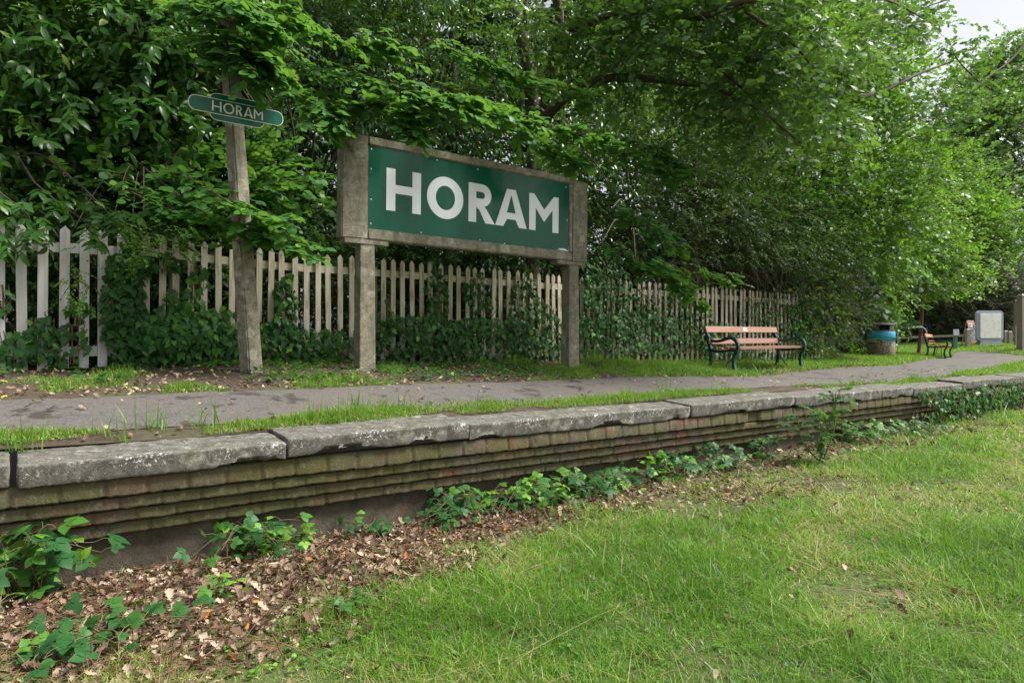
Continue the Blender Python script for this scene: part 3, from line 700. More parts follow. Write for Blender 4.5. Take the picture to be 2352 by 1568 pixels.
# ------------------------------------------------------------------ litter bin
def bin_():
    P = pix(2023.6, 819, 20.0); g = float(ph(P[0], P[1]))
    root = empty('litter_bin', (P[0], P[1], g-.03), R(-12), 'round stone-faced litter bin with a blue band and dark hooded top', 'bin')
    t = NT('exposed_pebble'); vo = t.n('ShaderNodeTexVoronoi'); vo.inputs['Scale'].default_value = 42; t.l(t.co.outputs['Object'], vo.inputs['Vector'])
    s = t.n('ShaderNodeSeparateColor'); t.l(vo.outputs['Color'], s.inputs[0])
    c = t.mix(t.ramp(vo.outputs['Distance'], [(.25, (0, 0, 0)), (.6, (1, 1, 1))]), t.ramp(s.outputs[0], [(0, (.24, .15, .09)), (.5, (.42, .31, .2)), (1, (.62, .52, .4))]), (.13, .1, .075))
    t.col(c); t.set(Roughness=.8); t.bump(vo.outputs['Distance'], -.6, .015)
    hood = plain('grey_brown_hood', (.17, .155, .15), .5, .2); blue = NT('blue_wrap'); n = blue.noise(1, 4, st=(3, 3, 30))
    blue.col(blue.mix(blue.ramp(n, [(.45, (0, 0, 0)), (.6, (1, 1, 1))]), (.06, .48, .74), (.03, .32, .55))); blue.set(Roughness=.35)
    gry = plain('pale_lower_band', (.5, .52, .52), .5, .2, 6)
    def part(nm, prof, m, sm=True):
        bm = bmesh.new(); lathe(bm, prof, 40); return bm_obj(nm, bm, m, root, smooth=sm)
    part('drum', [(.0001, 0), (.335, 0), (.358, .03), (.368, .2), (.368, .44), (.35, .46), (.3, .46), (.0001, .46)], t.m)
    o = part('band', [(.35, .462), (.371, .468), (.371, .75), (.36, .765), (.3, .765)], blue.m)
    bm = bmesh.new(); rows = []
    for k in range(41):
        a = 2*math.pi*k/40; h = .46+.05+.045*math.sin(a*1.0-1.0)+.01*math.sin(a*5); rows.append((bm.verts.new((.3735*math.cos(a), .3735*math.sin(a), .46)), bm.verts.new((.3735*math.cos(a), .3735*math.sin(a), h))))
    for r0, r1 in zip(rows, rows[1:]): bm.faces.new((r0[0], r1[0], r1[1], r0[1]))
    bm_obj('band_edge', bm, gry, o, smooth=True)
    bm = bmesh.new(); lathe(bm, [(.25, .766), (.345, .766), (.35, .80), (.335, .805), (.25, .805)], 40)
    for c in (0, 90, 180, 270):
        lathe(bm, [(.335, .80), (.335, .955), (.305, .955), (.305, .80)], 8, R(c+45-20), R(c+45+20))
    bm_obj('hood', bm, hood, root)
    part('lid', [(.0001, .95), (.36, .95), (.372, .962), (.372, .975), (.34, 1.0), (.2, 1.025), (.0001, 1.035)], hood)
    part('liner', [(.27, .5), (.27, .93), (.26, .93), (.26, .5)], plain('black_liner', (.01, .01, .01), .6)).data.materials[0]
bin_()

# ------------------------------------------------------------------ far furniture
def far_things():
    def gnd(x, D): P = pix(x, 800, D); return P[0], P[1], float(ph(P[0], P[1]))
    # hoop barrier
    galv = plain('galvanised_steel', (.55, .57, .6), .35, .15, 10, metal=.3)
    a = gnd(2062, 24.3); b = gnd(2128, 24.3); w = b[0]-a[0]; h = CAMH+(784-751)/F*24.3-a[2]
    root = empty('hoop_barrier', (a[0], a[1], a[2]), 0, 'pale steel hoop barrier behind the young tree', 'barrier')
    P = [(0, 0, -.2), (0, 0, h-.22)]+[(.22-.22*math.cos(t), 0, h-.22+.22*math.sin(t)) for t in np.linspace(.2, math.pi/2, 6)]+[(w-.22+.22*math.sin(t), 0, h-.22+.22*math.cos(t)) for t in np.linspace(0, math.pi/2, 7)]+[(w, 0, -.2)]
    ac = Acc(); tube(ac, P, .028, 8); ac.obj('hoop', galv, root)
    # notice on a green post
    x, y, z = gnd(2194, 27.5); root = empty('notice_post', (x, y, z), 0, 'short green post with a small white notice between the benches and the chalkboard', 'sign post')
    bm = bmesh.new(); taper(bm, (.11, .08), (.10, .08), -.1, CAMH+(784-768)/F*27.5-z); bm_obj('post', bm, plain('faded_green_paint', (.05, .19, .17), .5), root, .004)
    t = NT('printed_notice'); n = t.noise(1, 2, st=(30, 30, 90)); t.col(t.ramp(n, [(.42, (.25, .28, .42)), (.5, (.66, .67, .78))])); t.set(Roughness=.4)
    zz = CAMH+(784-763)/F*27.5-z; bm = bmesh.new(); bx(bm, -.115, .115, -.07, -.05, zz-.13, zz+.12); bm_obj('notice', bm, t.m, root, .01)
    bm = bmesh.new(); bx(bm, -.125, .125, -.049, -.04, zz-.14, zz+.13); bm_obj('backing', bm, plain('navy_backing', (.01, .03, .09), .5), root, .004)
    # chalkboard
    x, y, z = gnd(2228, 29.0); root = empty('chalkboard', (x, y, z), R(32), 'folding black chalkboard with an orange wooden frame, lettered CUCKOO CAFE', 'chalkboard')
    H, Wd, spd = 1.06, .58, .2
    board = plain('black_chalkboard', (.012, .012, .015), .6); chalk = plain('chalk', (.62, .66, .78), .9)
    for sgn, nm in ((-1, 'front_leaf'), (1, 'rear_leaf')):
        lf = bpy.data.objects.new(nm, None); COL.objects.link(lf); lf.parent = root; lf.location = (0, 0, H); lf.rotation_euler = (R(-11*sgn*-1) if False else R(11)*sgn*-1*-1, 0, 0)
        bm = bmesh.new(); y0, y1 = -.014, .014
        bx(bm, -Wd/2, -Wd/2+.055, y0, y1, -H, 0); bx(bm, Wd/2-.055, Wd/2, y0, y1, -H, 0); bx(bm, -Wd/2+.056, Wd/2-.056, y0, y1, -.055, -.001); bx(bm, -Wd/2+.056, Wd/2-.056, y0, y1, -H+.12, -H+.17)
        bm_obj('wood_frame', bm, M['orange_wood'], lf); bm = bmesh.new(); bx(bm, -Wd/2+.05, Wd/2-.05, -.006, .006, -H+.13, -.05); pn = bm_obj('black_panel', bm, board, lf)
        lf.rotation_euler = (R(11)*sgn, 0, 0)
        if sgn == -1:
            def text(s, size, xx, z_):
                cu = bpy.data.curves.new('chalk', 'FONT'); cu.body = s; cu.size = size; cu.align_x = 'CENTER'; cu.extrude = .001; cu.offset = .004
                me = curve_to_mesh('chalk_lettering', cu); o = link('chalk_lettering', me, chalk, lf); o.location = (xx, -.0085, z_)
            text('CUCKOO', .125, -.02, -.175); text('CAFE', .125, -.03, -.285)
            bm = bmesh.new(); rr = random.Random(5)
            bx(bm, -.17, .12, -.009, -.007, -.36, -.345)
            for k in range(9):
                zz = -.42-k*.055; xx = -.2
                while xx < .17:
                    w_ = rr.uniform(.025, .075)
                    if rr.random() < .85: bx(bm, xx, xx+w_, -.009, -.007, zz-.014, zz+rr.uniform(.0, .014))
                    xx += w_+rr.uniform(.012, .04)
            bm_obj('chalk_lines', bm, chalk, lf)
    # poster cabinet
    x, y, z = gnd(2275, 28.5); Hc = 69/F*28.5; w = 63/F*28.5; zb = CAMH+(784-782.5)/F*28.5-z
    root = empty('poster_cabinet', (x, y, z), R(4), 'empty white poster cabinet with rounded grey frame on a dark plinth', 'poster board')
    fm = plain('blue_grey_frame', (.36, .41, .5), .35, .1); dk = plain('dark_groove', (.12, .15, .19), .4)
    t = NT('stained_white_sheet'); n = t.noise(5, 6, .7); t.col(t.ramp(n, [(.3, (.55, .58, .53)), (.5, (.8, .83, .79)), (.75, (.86, .88, .84))])); t.set(Roughness=.4)
    def rrect(nm, hw, z0, z1, rr, y0, y1, m):
        bm = bmesh.new(); pts = []; cz = (z0+z1)/2; hh = (z1-z0)/2
        for sx, sz, a0 in ((1, 1, 0), (-1, 1, 90), (-1, -1, 180), (1, -1, 270)):
            for k in range(8): an = R(a0+90*k/7); pts.append((sx*(hw-rr)+rr*math.cos(an), cz+sz*(hh-rr)+rr*math.sin(an)))
        f = bm.faces.new([bm.verts.new((px, y0, pz)) for px, pz in pts]); r = bmesh.ops.extrude_face_region(bm, geom=[f])
        bmesh.ops.translate(bm, vec=(0, y1-y0, 0), verts=[q for q in r['geom'] if isinstance(q, bmesh.types.BMVert)])
        return bm_obj(nm, bm, m, root, .006, 2)
    rrect('cabinet', w/2, zb, zb+Hc, .15, 0, .14, fm); rrect('groove', w/2-.055, zb+.055, zb+Hc-.055, .11, -.004, .01, dk); rrect('inner_frame', w/2-.068, zb+.068, zb+Hc-.068, .1, -.012, .005, fm)
    rrect('poster_sheet', w/2-.115, zb+.115, zb+Hc-.115, .04, -.02, 0, t.m)
    bm = bmesh.new(); taper(bm, (w*1.0, .4), (w*.78, .22), -.06, zb-.002, (-.03, .07), (0, .07)); bm_obj('plinth', bm, plain('dark_stone_plinth', (.1, .12, .16), .6, .3), root, .02)
    # bollards
    for px, D, yt, lab in ((2222.5, 28.0, 755, 'square wooden bollard standing in front of the chalkboard'), (2309, 29.6, 759, 'wooden bollard half hidden by the right edge of the poster cabinet'), (2319, 29.2, 760, 'round-topped wooden bollard just right of the poster cabinet')):
        x, y, z = gnd(px, D); h = CAMH+(784-yt)/F*D-z; root = tag(empty('bollard', (x, y, z), R(5)), lab, 'bollard', 'wooden bollards by the poster cabinet')
        bm = bmesh.new(); taper(bm, (.155, .14), (.15, .135), -.1, h-.035); bm_obj('shaft', bm, M['grey_wood'], root, .012, 2)
        bm = bmesh.new(); taper(bm, (.15, .135), (.08, .08), h-.034, h); bm_obj('cap', bm, M['grey_wood'], root, .008)
    # notice board and the big post at the right edge
    x, y, z = gnd(2333, 26.8); root = empty('notice_board', (x, y, z), R(38), 'narrow wooden notice case on thin posts behind the big timber post', 'notice board')
    zt = CAMH+(784-692)/F*26.8-z; zb = CAMH+(784-742)/F*26.8-z
    for xx in (0.02, .62): bm = bmesh.new(); bx(bm, xx, xx+.08, .0, .08, -.1, zt-.02); bm_obj('leg', bm, M['grey_wood'], root, .006)
    bm = bmesh.new(); bx(bm, -.06, .8, -.075, -.002, zb, zt); case = bm_obj('case', bm, M['grey_wood'], root, .01)
    t = NT('pale_notice_sheet'); n = t.noise(1, 3, st=(6, 6, 60)); t.col(t.ramp(n, [(.36, (.1, .17, .16)), (.44, (.62, .74, .66))])); t.set(Roughness=.35)
    bm = bmesh.new(); bx(bm, .0, .74, -.082, -.076, zb+.1, zt-.12); bm_obj('notice_sheet', bm, t.m, root)
    bm = bmesh.new(); P = [(-.08, zt+.003), (.82, zt+.003), (.82, zt+.03), (.5, zt+.09), (.24, zt+.09), (-.08, zt+.03)]
    f = bm.faces.new([bm.verts.new((a_, -.09, b_)) for a_, b_ in P]); r = bmesh.ops.extrude_face_region(bm, geom=[f]); bmesh.ops.translate(bm, vec=(0, .1, 0), verts=[q for q in r['geom'] if isinstance(q, bmesh.types.BMVert)])
    bm_obj('pediment', bm, M['grey_wood'], root, .006)
    x, y, z = gnd(2347.5, 25.0); zt = CAMH+(784-675)/F*25-z; root = empty('timber_post', (x, y, z), R(12), 'tall square timber post with a rounded grooved top at the right edge', 'post')
    bm = bmesh.new(); bx(bm, -.12, .12, -.12, .12, -.1, zt-.14); bm_obj('shaft', bm, M['grey_wood'], root, .012)
    bm = bmesh.new(); bx(bm, -.105, .105, -.105, .105, zt-.139, zt-.12); bx(bm, -.12, .12, -.12, .12, zt-.119, zt-.085); bx(bm, -.105, .105, -.105, .105, zt-.084, zt-.07); taper(bm, (.24, .24), (.13, .13), zt-.069, zt); bm_obj('cap', bm, M['grey_wood'], root, .01)
    # low rail fence
    x0, y0, z0 = gnd(2050, 30.5); x1, y1, z1 = gnd(2420, 30.5); root = empty('rail_fence', (x0, y0, z0), 0, 'low grey single-rail timber fence in front of the dark conifers', 'fence')
    Ln = x1-x0; k = 5
    for i in range(k+1):
        xx = Ln*i/k; zz = float(ph(x0+xx, y0))-z0; bm = bmesh.new(); bx(bm, xx-.07, xx+.07, .05, .17, zz-.1, zz+.5); bm_obj('post', bm, M['grey_wood'], root, .01)
    for hh, mr_ in ((.38, M['grey_rail']),):
        bm = bmesh.new(); pv = None
        for i in range(k+1):
            xx = Ln*i/k+(-.1 if i == 0 else .1 if i == k else 0); zz = float(ph(x0+xx, y0))-z0+hh
            r = [bm.verts.new(q) for q in ((xx, 0, zz-.05), (xx, .048, zz-.05), (xx, .048, zz+.05), (xx, 0, zz+.05))]
            if pv:
                for j in range(4): bm.faces.new((pv[j], pv[(j+1) % 4], r[(j+1) % 4], r[j]))
            else: bm.faces.new(r[::-1])
            pv = r
        bm.faces.new(pv); bm_obj('rail', bm, mr_, root)
far_things()

# ------------------------------------------------------------------ leaves
def tmpl(ys, ws, fold=.18, arch=.22, wave=0.0):
    ys = np.array(ys, float); ws = np.array(ws, float); n = len(ys); V = []
    for sgn in (0, -1, 1):
        z = -arch*ys**2+(fold*ws if sgn else 0)+(wave*np.sin(np.arange(n)*2.1) if sgn else 0)
        V.append(np.stack([sgn*ws, ys, z], -1))
    V = np.concatenate(V); i = np.arange(n-1)
    Q = np.concatenate([np.stack([i, i+1, n+i+1, n+i], -1), np.stack([i, 2*n+i, 2*n+i+1, i+1], -1)])
    return V, Q
T_OV = tmpl([0, .1, .3, .6, .85, 1], [.02, .24, .37, .33, .14, .01], .12, .18)
T_OV3 = tmpl([0, .3, .68, 1], [.03, .38, .34, .02])
T_HAZ = tmpl([0, .04, .2, .45, .7, .86, 1], [.02, .22, .42, .5, .46, .27, .02], .12, .15)
T_LAU = tmpl([0, .12, .35, .65, .88, 1], [.015, .11, .19, .19, .1, .01], .25, .3)
T_LAU2 = tmpl([0, .3, .7, 1], [.02, .17, .17, .01], .25, .3)
T_OAK = tmpl([0, .12, .24, .33, .46, .54, .70, .79, .92, 1], [.03, .07, .20, .10, .30, .15, .36, .20, .2, .03], .12, .15)
T_OAK2 = tmpl([0, .25, .36, .6, .72, .9, 1], [.03, .22, .11, .36, .2, .22, .03], .12, .15)
T_IVY = tmpl([-.14, .0, .12, .3, .42, .62, 1], [.2, .47, .30, .50, .30, .2, .02], .10, .12)
T_LIT = tmpl([0, .14, .28, .36, .5, .58, .76, .84, 1], [.02, .1, .22, .12, .31, .17, .3, .17, .03], .5, -.5, .05)
T_LIT2 = tmpl([0, .3, .45, .75, 1], [.03, .25, .18, .3, .04], .55, -.4, .06)
T_FAR = (np.array([[0, 0, 0], [-.38, .5, .06], [0, 1, 0], [.38, .5, .06]], float), np.array([[0, 3, 2, 1]]))
T_NEE = (np.array([[-.06, 0, 0], [.06, 0, 0], [.09, .6, -.03], [0, 1, -.15]], float), np.array([[0, 1, 2, 3]]))
def norm(a): return a/(np.linalg.norm(a, axis=-1, keepdims=True)+1e-9)
def leaves(acc, P, tip, nor, size, T, v):
    n = len(P)
    if n == 0: return
    Y = norm(tip); X = norm(np.cross(Y, nor)); Z = np.cross(X, Y); V, Q = T
    size = np.broadcast_to(np.asarray(size, float), (n,))[:, None, None]
    W_ = P[:, None]+size*(V[None, :, 0:1]*X[:, None]+V[None, :, 1:2]*Y[:, None]+V[None, :, 2:3]*Z[:, None])
    QQ = (Q[None]+(np.arange(n)*len(V))[:, None, None]).reshape(-1, Q.shape[1])
    acc.add(W_.reshape(-1, 3), QQ, np.repeat(v, len(Q)))
UP = np.array([0, 0, 1.0])
def sprays(acc, tw, rg, O, D, L, nl, leaf, T, mode='flat', droop=.25, vb=0.4, vs=.18, tr=.003, keep=None, tilt=.35):
    n = len(O)
    if n == 0: return
    D = norm(D); L = np.broadcast_to(np.asarray(L, float), (n,)); lat = norm(np.cross(D, UP)+1e-4); upn = norm(np.cross(lat, D))
    bv = np.clip(vb+rg.normal(0, vs, n), 0, 1)
    t = (np.arange(nl)+.6)/nl
    P = O[:, None]+D[:, None]*(L[:, None]*t)[..., None]-UP*(droop*L[:, None]*t**2)[..., None]
    tan = norm(D[:, None]-UP*(2*droop*t)[None, :, None])
    side = np.where(np.arange(nl) % 2 == 0, 1.0, -1.0)[None, :, None]
    if mode == 'flat':
        tip = norm(tan*.65+side*lat[:, None]*.95+rg.normal(0, .22, P.shape)); nor = norm(upn[:, None]+rg.normal(0, tilt, P.shape))
    else:
        ph_ = np.arange(nl)*2.4+rg.uniform(0, 6.28, (n, 1)); pe = np.cos(ph_)[..., None]*lat[:, None]+np.sin(ph_)[..., None]*upn[:, None]
        tip = norm(tan*.7+pe*.9-UP*.3+rg.normal(0, .15, P.shape)); nor = norm(tan*.5+UP*.8-pe*.1+rg.normal(0, tilt*.6, P.shape))
    P = P.reshape(-1, 3); tip = tip.reshape(-1, 3); nor = nor.reshape(-1, 3)
    v = np.clip(np.repeat(bv, nl)+rg.normal(0, .08, len(P)), 0, 1); sz = leaf*rg.uniform(.5, 1.22, len(P)); v = np.where(rg.random(len(P)) < .012, 1.0, v)
    if keep is not None:
        k = keep(P); P, tip, nor, v, sz = P[k], tip[k], nor[k], v[k], sz[k]
    leaves(acc, P, tip, nor, sz, T, v)
    if tw is not None:
        tt = np.array([0, .5, 1.0]); C = O[:, None]+D[:, None]*(L[:, None]*tt)[..., None]-UP*(droop*L[:, None]*tt**2)[..., None]
        r = tr*np.array([1, .7, .25]); a = np.arange(3)*2.094
        V = C[:, :, None]+r[None, :, None, None]*(np.cos(a)[None, None, :, None]*lat[:, None, None]+np.sin(a)[None, None, :, None]*upn[:, None, None])
        q = []
        for s_ in range(2):
            for k in range(3): q.append([s_*3+k, s_*3+(k+1) % 3, s_*3+3+(k+1) % 3, s_*3+3+k])
        q = np.array(q); QQ = (q[None]+(np.arange(n)*9)[:, None, None]).reshape(-1, 4); tw.add(V.reshape(-1, 3), QQ, np.zeros(len(QQ)))
def fence_keep(P):      # keep foliage out of the fence itself and from in front of it
    s, p = to_sp(P); return ~((p < 8.55) & (P[:, 2] < 2.75)) & (P[:, 2] > .9)
def crown(acc, tw, rg, E, ncl, nsp, L, nl, leaf, T, mode='flat', droop=.25, vb=.4, vs=.18, tr=.003, keep=fence_keep, cl=.3, shell=.35, back=.5, outd=1.0, tilt=.35, upb=0.05):
    E = [(np.array(c, float), np.array(r, float)) for c, r in E]
    w = np.array([(r[0]*r[1]*r[2])**.67 for c, r in E]); w /= w.sum()
    for (c, r), wi in zip(E, w):
        m = max(1, int(ncl*wi)); d = norm(rg.normal(0, 1, (m, 3))); rad = 1-shell*rg.random(m)**1.3
        C = c+d*r*rad[:, None]
        toc = norm(-c*np.array([1, 1, 0])); fac = (d*toc).sum(1); k = (fac > -.25) | (rg.random(m) > back); C, d = C[k], d[k]; m = len(C)
        vcl = rg.normal(0, vs*.8, m)
        O = np.repeat(C, nsp, 0)+rg.normal(0, cl, (m*nsp, 3))*np.array([1, 1, .75])
        D = norm(norm((O-c)/r**2)*outd+rg.normal(0, .55, O.shape)+np.array([0, 0, upb]))
        b = np.repeat(vcl, nsp)
        # batches by cluster brightness so that neighbouring sprays share a tone
        for lo, hi in ((-9, -.1), (-.1, .1), (.1, 9)):
            q = (b > lo) & (b <= hi)
            if q.any(): sprays(acc, tw, rg, O[q], D[q], L*rg.uniform(.6, 1.25, q.sum()), nl, leaf, T, mode, droop, vb+float(b[q].mean()), vs*.5, tr, keep, tilt)
def limbs(acc, paths, k=8):
    for P, r0, r1 in paths:
        Q = catmull(P, 6); n = len(Q); Q = Q+np.stack([.03*(fbm(np.arange(n)*.5, r0*50, seed=s)-.5) for s in (1, 2, 3)], -1)*min(1, r0*12)
        tube(acc, Q, np.linspace(r0, r1, n)*(1+.12*(vnoise(np.arange(n)*.9, r0*31)-.5)), k)
def tree(name, label, cat, lm, cm, group=None, bm_='bark', base=None):
    root = empty(name, base if base is not None else (0, 0, 0), 0, label, cat, group); return root
def finish(root, tacc, cacc, bark, leafm, trunk='trunk', crown_='crown'):
    off = Vector(root.location)
    for a, nm, m in ((tacc, trunk, bark), (cacc, crown_, leafm)):
        if a is None or not a.V: continue
        V = np.concatenate(a.V)-np.array(off)[None]
        link(nm, np_mesh(nm, V, np.concatenate(a.Q), np.concatenate(a.v)), m, root)
def base_of(x, D, y=800): P = pix(x, y, D); return np.array([P[0], P[1], float(ph(P[0], P[1]))])
def EL(x, y, D, rx, ry, rz): return (pix(x, y, D), (rx, ry, rz))
DENS = 1.75
def mktree(seed, name, label, cat, bx_, bD, E, lm, trunkr=.12, group=None, bark='bark', extra=(), nlimb=2, limbk=.2, trunktop=None, **k):
    rg = np.random.default_rng(seed); b = base_of(bx_, bD); root = tree(name, label, cat, lm, None, group, base=b)
    t = Acc(); c = Acc(); L = []
    zt = max(e[0][2] for e in E); top = np.mean([e[0] for e in E], 0); top[2] = zt
    if trunktop is not None: top = trunktop
    mid = (b+top)/2+rg.normal(0, .15, 3); fork = b*.45+top*.55
    L.append(([b-[0, 0, .3], b*.7+top*.3+rg.normal(0, .08, 3), fork, top], trunkr, trunkr*.25))
    for e in E:
        for q in range(nlimb):
            a = b*(.55-.12*q)+top*(.45+.12*q); d = norm(rg.normal(0, 1, 3)*np.array([1, 1, .6])); L.append(([a, (a+e[0])/2+rg.normal(0, .2, 3)*min(1, e[1][0]), e[0]+d*np.array(e[1])*.75], trunkr*limbk, trunkr*.05))
    limbs(t, L+list(extra)); k['ncl'] = int(k['ncl']*DENS); crown(c, t, rg, E, **k); finish(root, t, c, M[bark], lm); return root

def vegetation():
    # --- left: cherry laurel
    mktree(21, 'laurel_bush', 'large glossy long-leaved laurel bush filling the upper left corner', 'bush', 60, 9.3,
           [EL(-60, 330, 9.0, 1.7, 1.2, 1.6), EL(150, 380, 9.2, 1.5, 1.1, 1.3), EL(120, 120, 9.4, 1.9, 1.3, 1.5), EL(330, 250, 9.4, 1.3, 1.1, 1.5), EL(-200, 60, 9.5, 2, 1.5, 2), EL(350, 40, 9.6, 1.6, 1.2, 1.3)],
           M['laurel'], .10, ncl=420, nsp=5, L=.55, nl=11, leaf=.165, T=T_LAU, mode='whorl', droop=.3, vb=.42, cl=.2, tr=.004, shell=.4)
    # --- left: hazel with broad leaves
    mktree(22, 'hazel_bush', 'hazel bush with broad round leaves hanging over the fence left of the concrete post', 'bush', 400, 9.2,
           [EL(420, 470, 9.0, 1.1, .7, .75), EL(250, 440, 8.9, .9, .6, .6), EL(560, 430, 9.6, .9, .7, .7)],
           M['hazel'], .05, ncl=90, nsp=5, L=.5, nl=9, leaf=.1, T=T_HAZ, droop=.2, vb=.45, cl=.2)
    # --- hazel branches reaching over the path side: drawn as real boughs
    def bough_tree(seed, name, label, bx_, bD, boughs, lm, leaf, T, per=26, L=.42, nl=8, spread=.22, vb=.5, tr=.003, E=None, droop=.18, cat='tree', ek=None, r0=.02):
        rg = np.random.default_rng(seed); b = base_of(bx_, bD); root = empty(name, b, 0, label, cat); t = Acc(); c = Acc()
        for B in boughs:
            P = catmull([pix(*q) for q in B], 8); start = b+np.array([0, 0, 2.2]); 
            limbs(t, [([start, (start+P[0])/2+[0, 0, .4], P[0]], r0*1.5, r0)]); tube(t, P, np.linspace(r0*.8, r0*.12, len(P)), 6)
            n = int(per*len(B)); i = rg.uniform(0.03, 1, n)**.85*(len(P)-1.001); k = i.astype(int); f = (i-k)[:, None]
            O = P[k]*(1-f)+P[k+1]*f; T_ = norm(P[k+1]-P[k]); lat = norm(np.cross(T_, UP)); sg = rg.choice([-1, 1], n)[:, None]
            D = norm(T_*.7+lat*sg*rg.uniform(.2, 1.0, (n, 1))+rg.normal(0, .25, (n, 3))*[1, 1, .3]); O = O+rg.normal(0, spread*.25, O.shape)
            Ls = L*rg.uniform(.5, 1.1, n)*(1.1-.5*i/len(P))
            sprays(c, t, rg, O, D, Ls, nl, leaf, T, 'flat', droop, vb, .12, tr, tilt=.24)
        if E: crown(c, t, rg, E, **ek)
        limbs(t, [([b-[0, 0, .3], b+[.05, 0, 1.2], b+[0, .05, 2.3]], r0*2.4, r0*1.6)])
        finish(root, t, c, M['bark'], lm)
    bough_tree(31, 'hazel_tree', 'hazel whose leafy boughs droop across the leaning concrete post above the picket fence', 480, 9.0,
        [[(300, 360, 8.6), (400, 440, 7.8), (500, 505, 7.0), (610, 545, 6.6), (715, 575, 6.5)], [(330, 430, 8.4), (430, 500, 7.6), (520, 530, 7.1), (640, 530, 6.7)],
         [(200, 380, 8.4), (300, 440, 7.8), (400, 490, 7.4), (480, 520, 7.2)], [(380, 380, 8.4), (470, 430, 7.6), (540, 470, 6.7), (650, 500, 6.5)]],
        M['hazel'], .095, T_HAZ, per=13, L=.34, nl=7)
    bough_tree(32, 'hazel_tree', 'tall hazel with flat sprays of leaves arching over the name plate and the sign top', 700, 10.6,
        [[(420, -20, 8.2), (480, 40, 6.9), (530, 90, 6.5), (600, 130, 6.4)], [(330, 60, 8.2), (440, 100, 7.0), (520, 130, 6.5), (570, 165, 6.4)], [(400, 20, 8.2), (470, 0, 6.9), (540, 20, 6.5), (620, 70, 6.4)], [(440, 60, 8.2), (500, 110, 7.0), (570, 140, 6.6), (640, 175, 6.55)], [(300, -10, 8.4), (420, 20, 7.4), (540, 30, 6.9), (700, 40, 6.8)], [(620, 60, 8.6), (700, 150, 8.0), (820, 180, 7.4), (960, 212, 7.0), (1090, 248, 6.9)], [(560, 140, 8.6), (660, 210, 7.8), (760, 250, 7.4), (880, 235, 7.1), (1000, 262, 6.9)],
         [(760, 160, 8.8), (900, 225, 8.0), (1060, 250, 7.8), (1230, 280, 7.8), (1390, 325, 8.1)], [(640, 190, 8.6), (710, 230, 7.6), (750, 265, 7.2), (780, 295, 7.0)],
         [(880, 225, 8.0), (930, 270, 7.2), (960, 305, 6.95)], [(950, 190, 9.0), (1100, 240, 8.4), (1240, 330, 8.2), (1330, 380, 8.2)],
         [(500, 20, 8.8), (640, 60, 8.0), (800, 90, 7.6), (930, 120, 7.5)], [(980, 90, 9.4), (1120, 150, 8.8), (1260, 200, 8.6), (1400, 230, 8.7)]],
        M['hazel'], .085, T_HAZ, per=18, L=.36, nl=8, vb=.5, r0=.010)
    bough_tree(33, 'hazel_tree', 'slender hazel reaching out right of the sign with long drooping leafy tips', 1450, 12.8,
        [[(1290, 310, 9.6), (1400, 340, 9.2), (1500, 380, 9.0), (1580, 412, 9.0)], [(1430, 330, 9.8), (1500, 350, 9.6), (1560, 385, 9.6)], [(1410, 470, 10.4), (1480, 510, 9.9), (1560, 575, 9.7)],
         [(1380, 560, 10.2), (1450, 600, 9.9), (1540, 640, 9.8), (1600, 700, 10.0)], [(1460, 600, 10.8), (1550, 620, 10.6), (1680, 640, 10.8)]],
        M['hazel'], .085, T_HAZ, per=13, L=.4, nl=8, vb=.42, r0=.008)
    bough_tree(34, 'laurel_bush', 'laurel shoots with long leaves hanging over the tops of the white pickets', -30, 8.6,
        [[(-60, 400, 7.6), (10, 450, 7.0), (60, 490, 6.7), (80, 530, 6.6)], [(80, 420, 7.8), (140, 470, 7.1), (190, 505, 6.8), (215, 535, 6.75)], [(190, 430, 7.8), (240, 480, 7.2), (280, 520, 6.9)], [(-80, 480, 7.2), (-10, 520, 6.7), (20, 570, 6.6)]],
        M['laurel'], .13, T_LAU, per=4, L=.28, nl=7, vb=.5, r0=.012, cat='bush')
    bough_tree(35, 'wild_rose', 'small-leaved yellow-green wild rose shoots above the ivy where the fence colour changes', 330, 8.4,
        [[(260, 500, 7.6), (300, 530, 6.95), (340, 550, 6.8), (410, 560, 6.75)], [(300, 540, 7.6), (330, 570, 6.95), (300, 600, 6.8)], [(150, 560, 7.4), (175, 640, 6.72), (185, 720, 6.7)], [(330, 510, 7.6), (400, 540, 6.95), (440, 575, 6.85)]],
        M['bramble'], .03, T_OV3, per=16, L=.22, nl=9, vb=.93, r0=.006, cat='rose', spread=.3)
    # --- dark evergreen mass behind the sign
    mktree(41, 'holly_tree', 'dark dense evergreen tree behind the leaning post and the left end of the sign', 'tree', 640, 11.2,
           [EL(620, 380, 11.2, 1.6, 1.1, 1.7), EL(560, 120, 11.4, 1.8, 1.2, 1.6), EL(820, 560, 11.0, 1.5, .8, .9), EL(800, 250, 11.6, 1.7, 1.1, 1.6), EL(420, 580, 10.6, 1.6, .7, .8), EL(100, 620, 9.6, 1.6, .5, .8)],
           M['dark'], .14, ncl=560, nsp=5, L=.5, nl=9, leaf=.10, T=T_LAU2, mode='whorl', vb=.45, cl=.28)
    mktree(42, 'laurel_tree', 'dark glossy laurel tree standing behind the middle of the sign', 'tree', 1050, 12.0,
           [EL(1000, 120, 12, 2, 1.3, 1.6), EL(1080, 400, 12, 1.8, 1.1, 1.6), EL(1100, 590, 11.6, 1.9, .7, .9), EL(1250, 330, 12.5, 1.6, 1.1, 1.6), EL(760, 20, 12, 2, 1.3, 1.3)],
           M['laurel'], .14, ncl=520, nsp=5, L=.5, nl=9, leaf=.11, T=T_LAU2, mode='whorl', vb=.22, cl=.28)
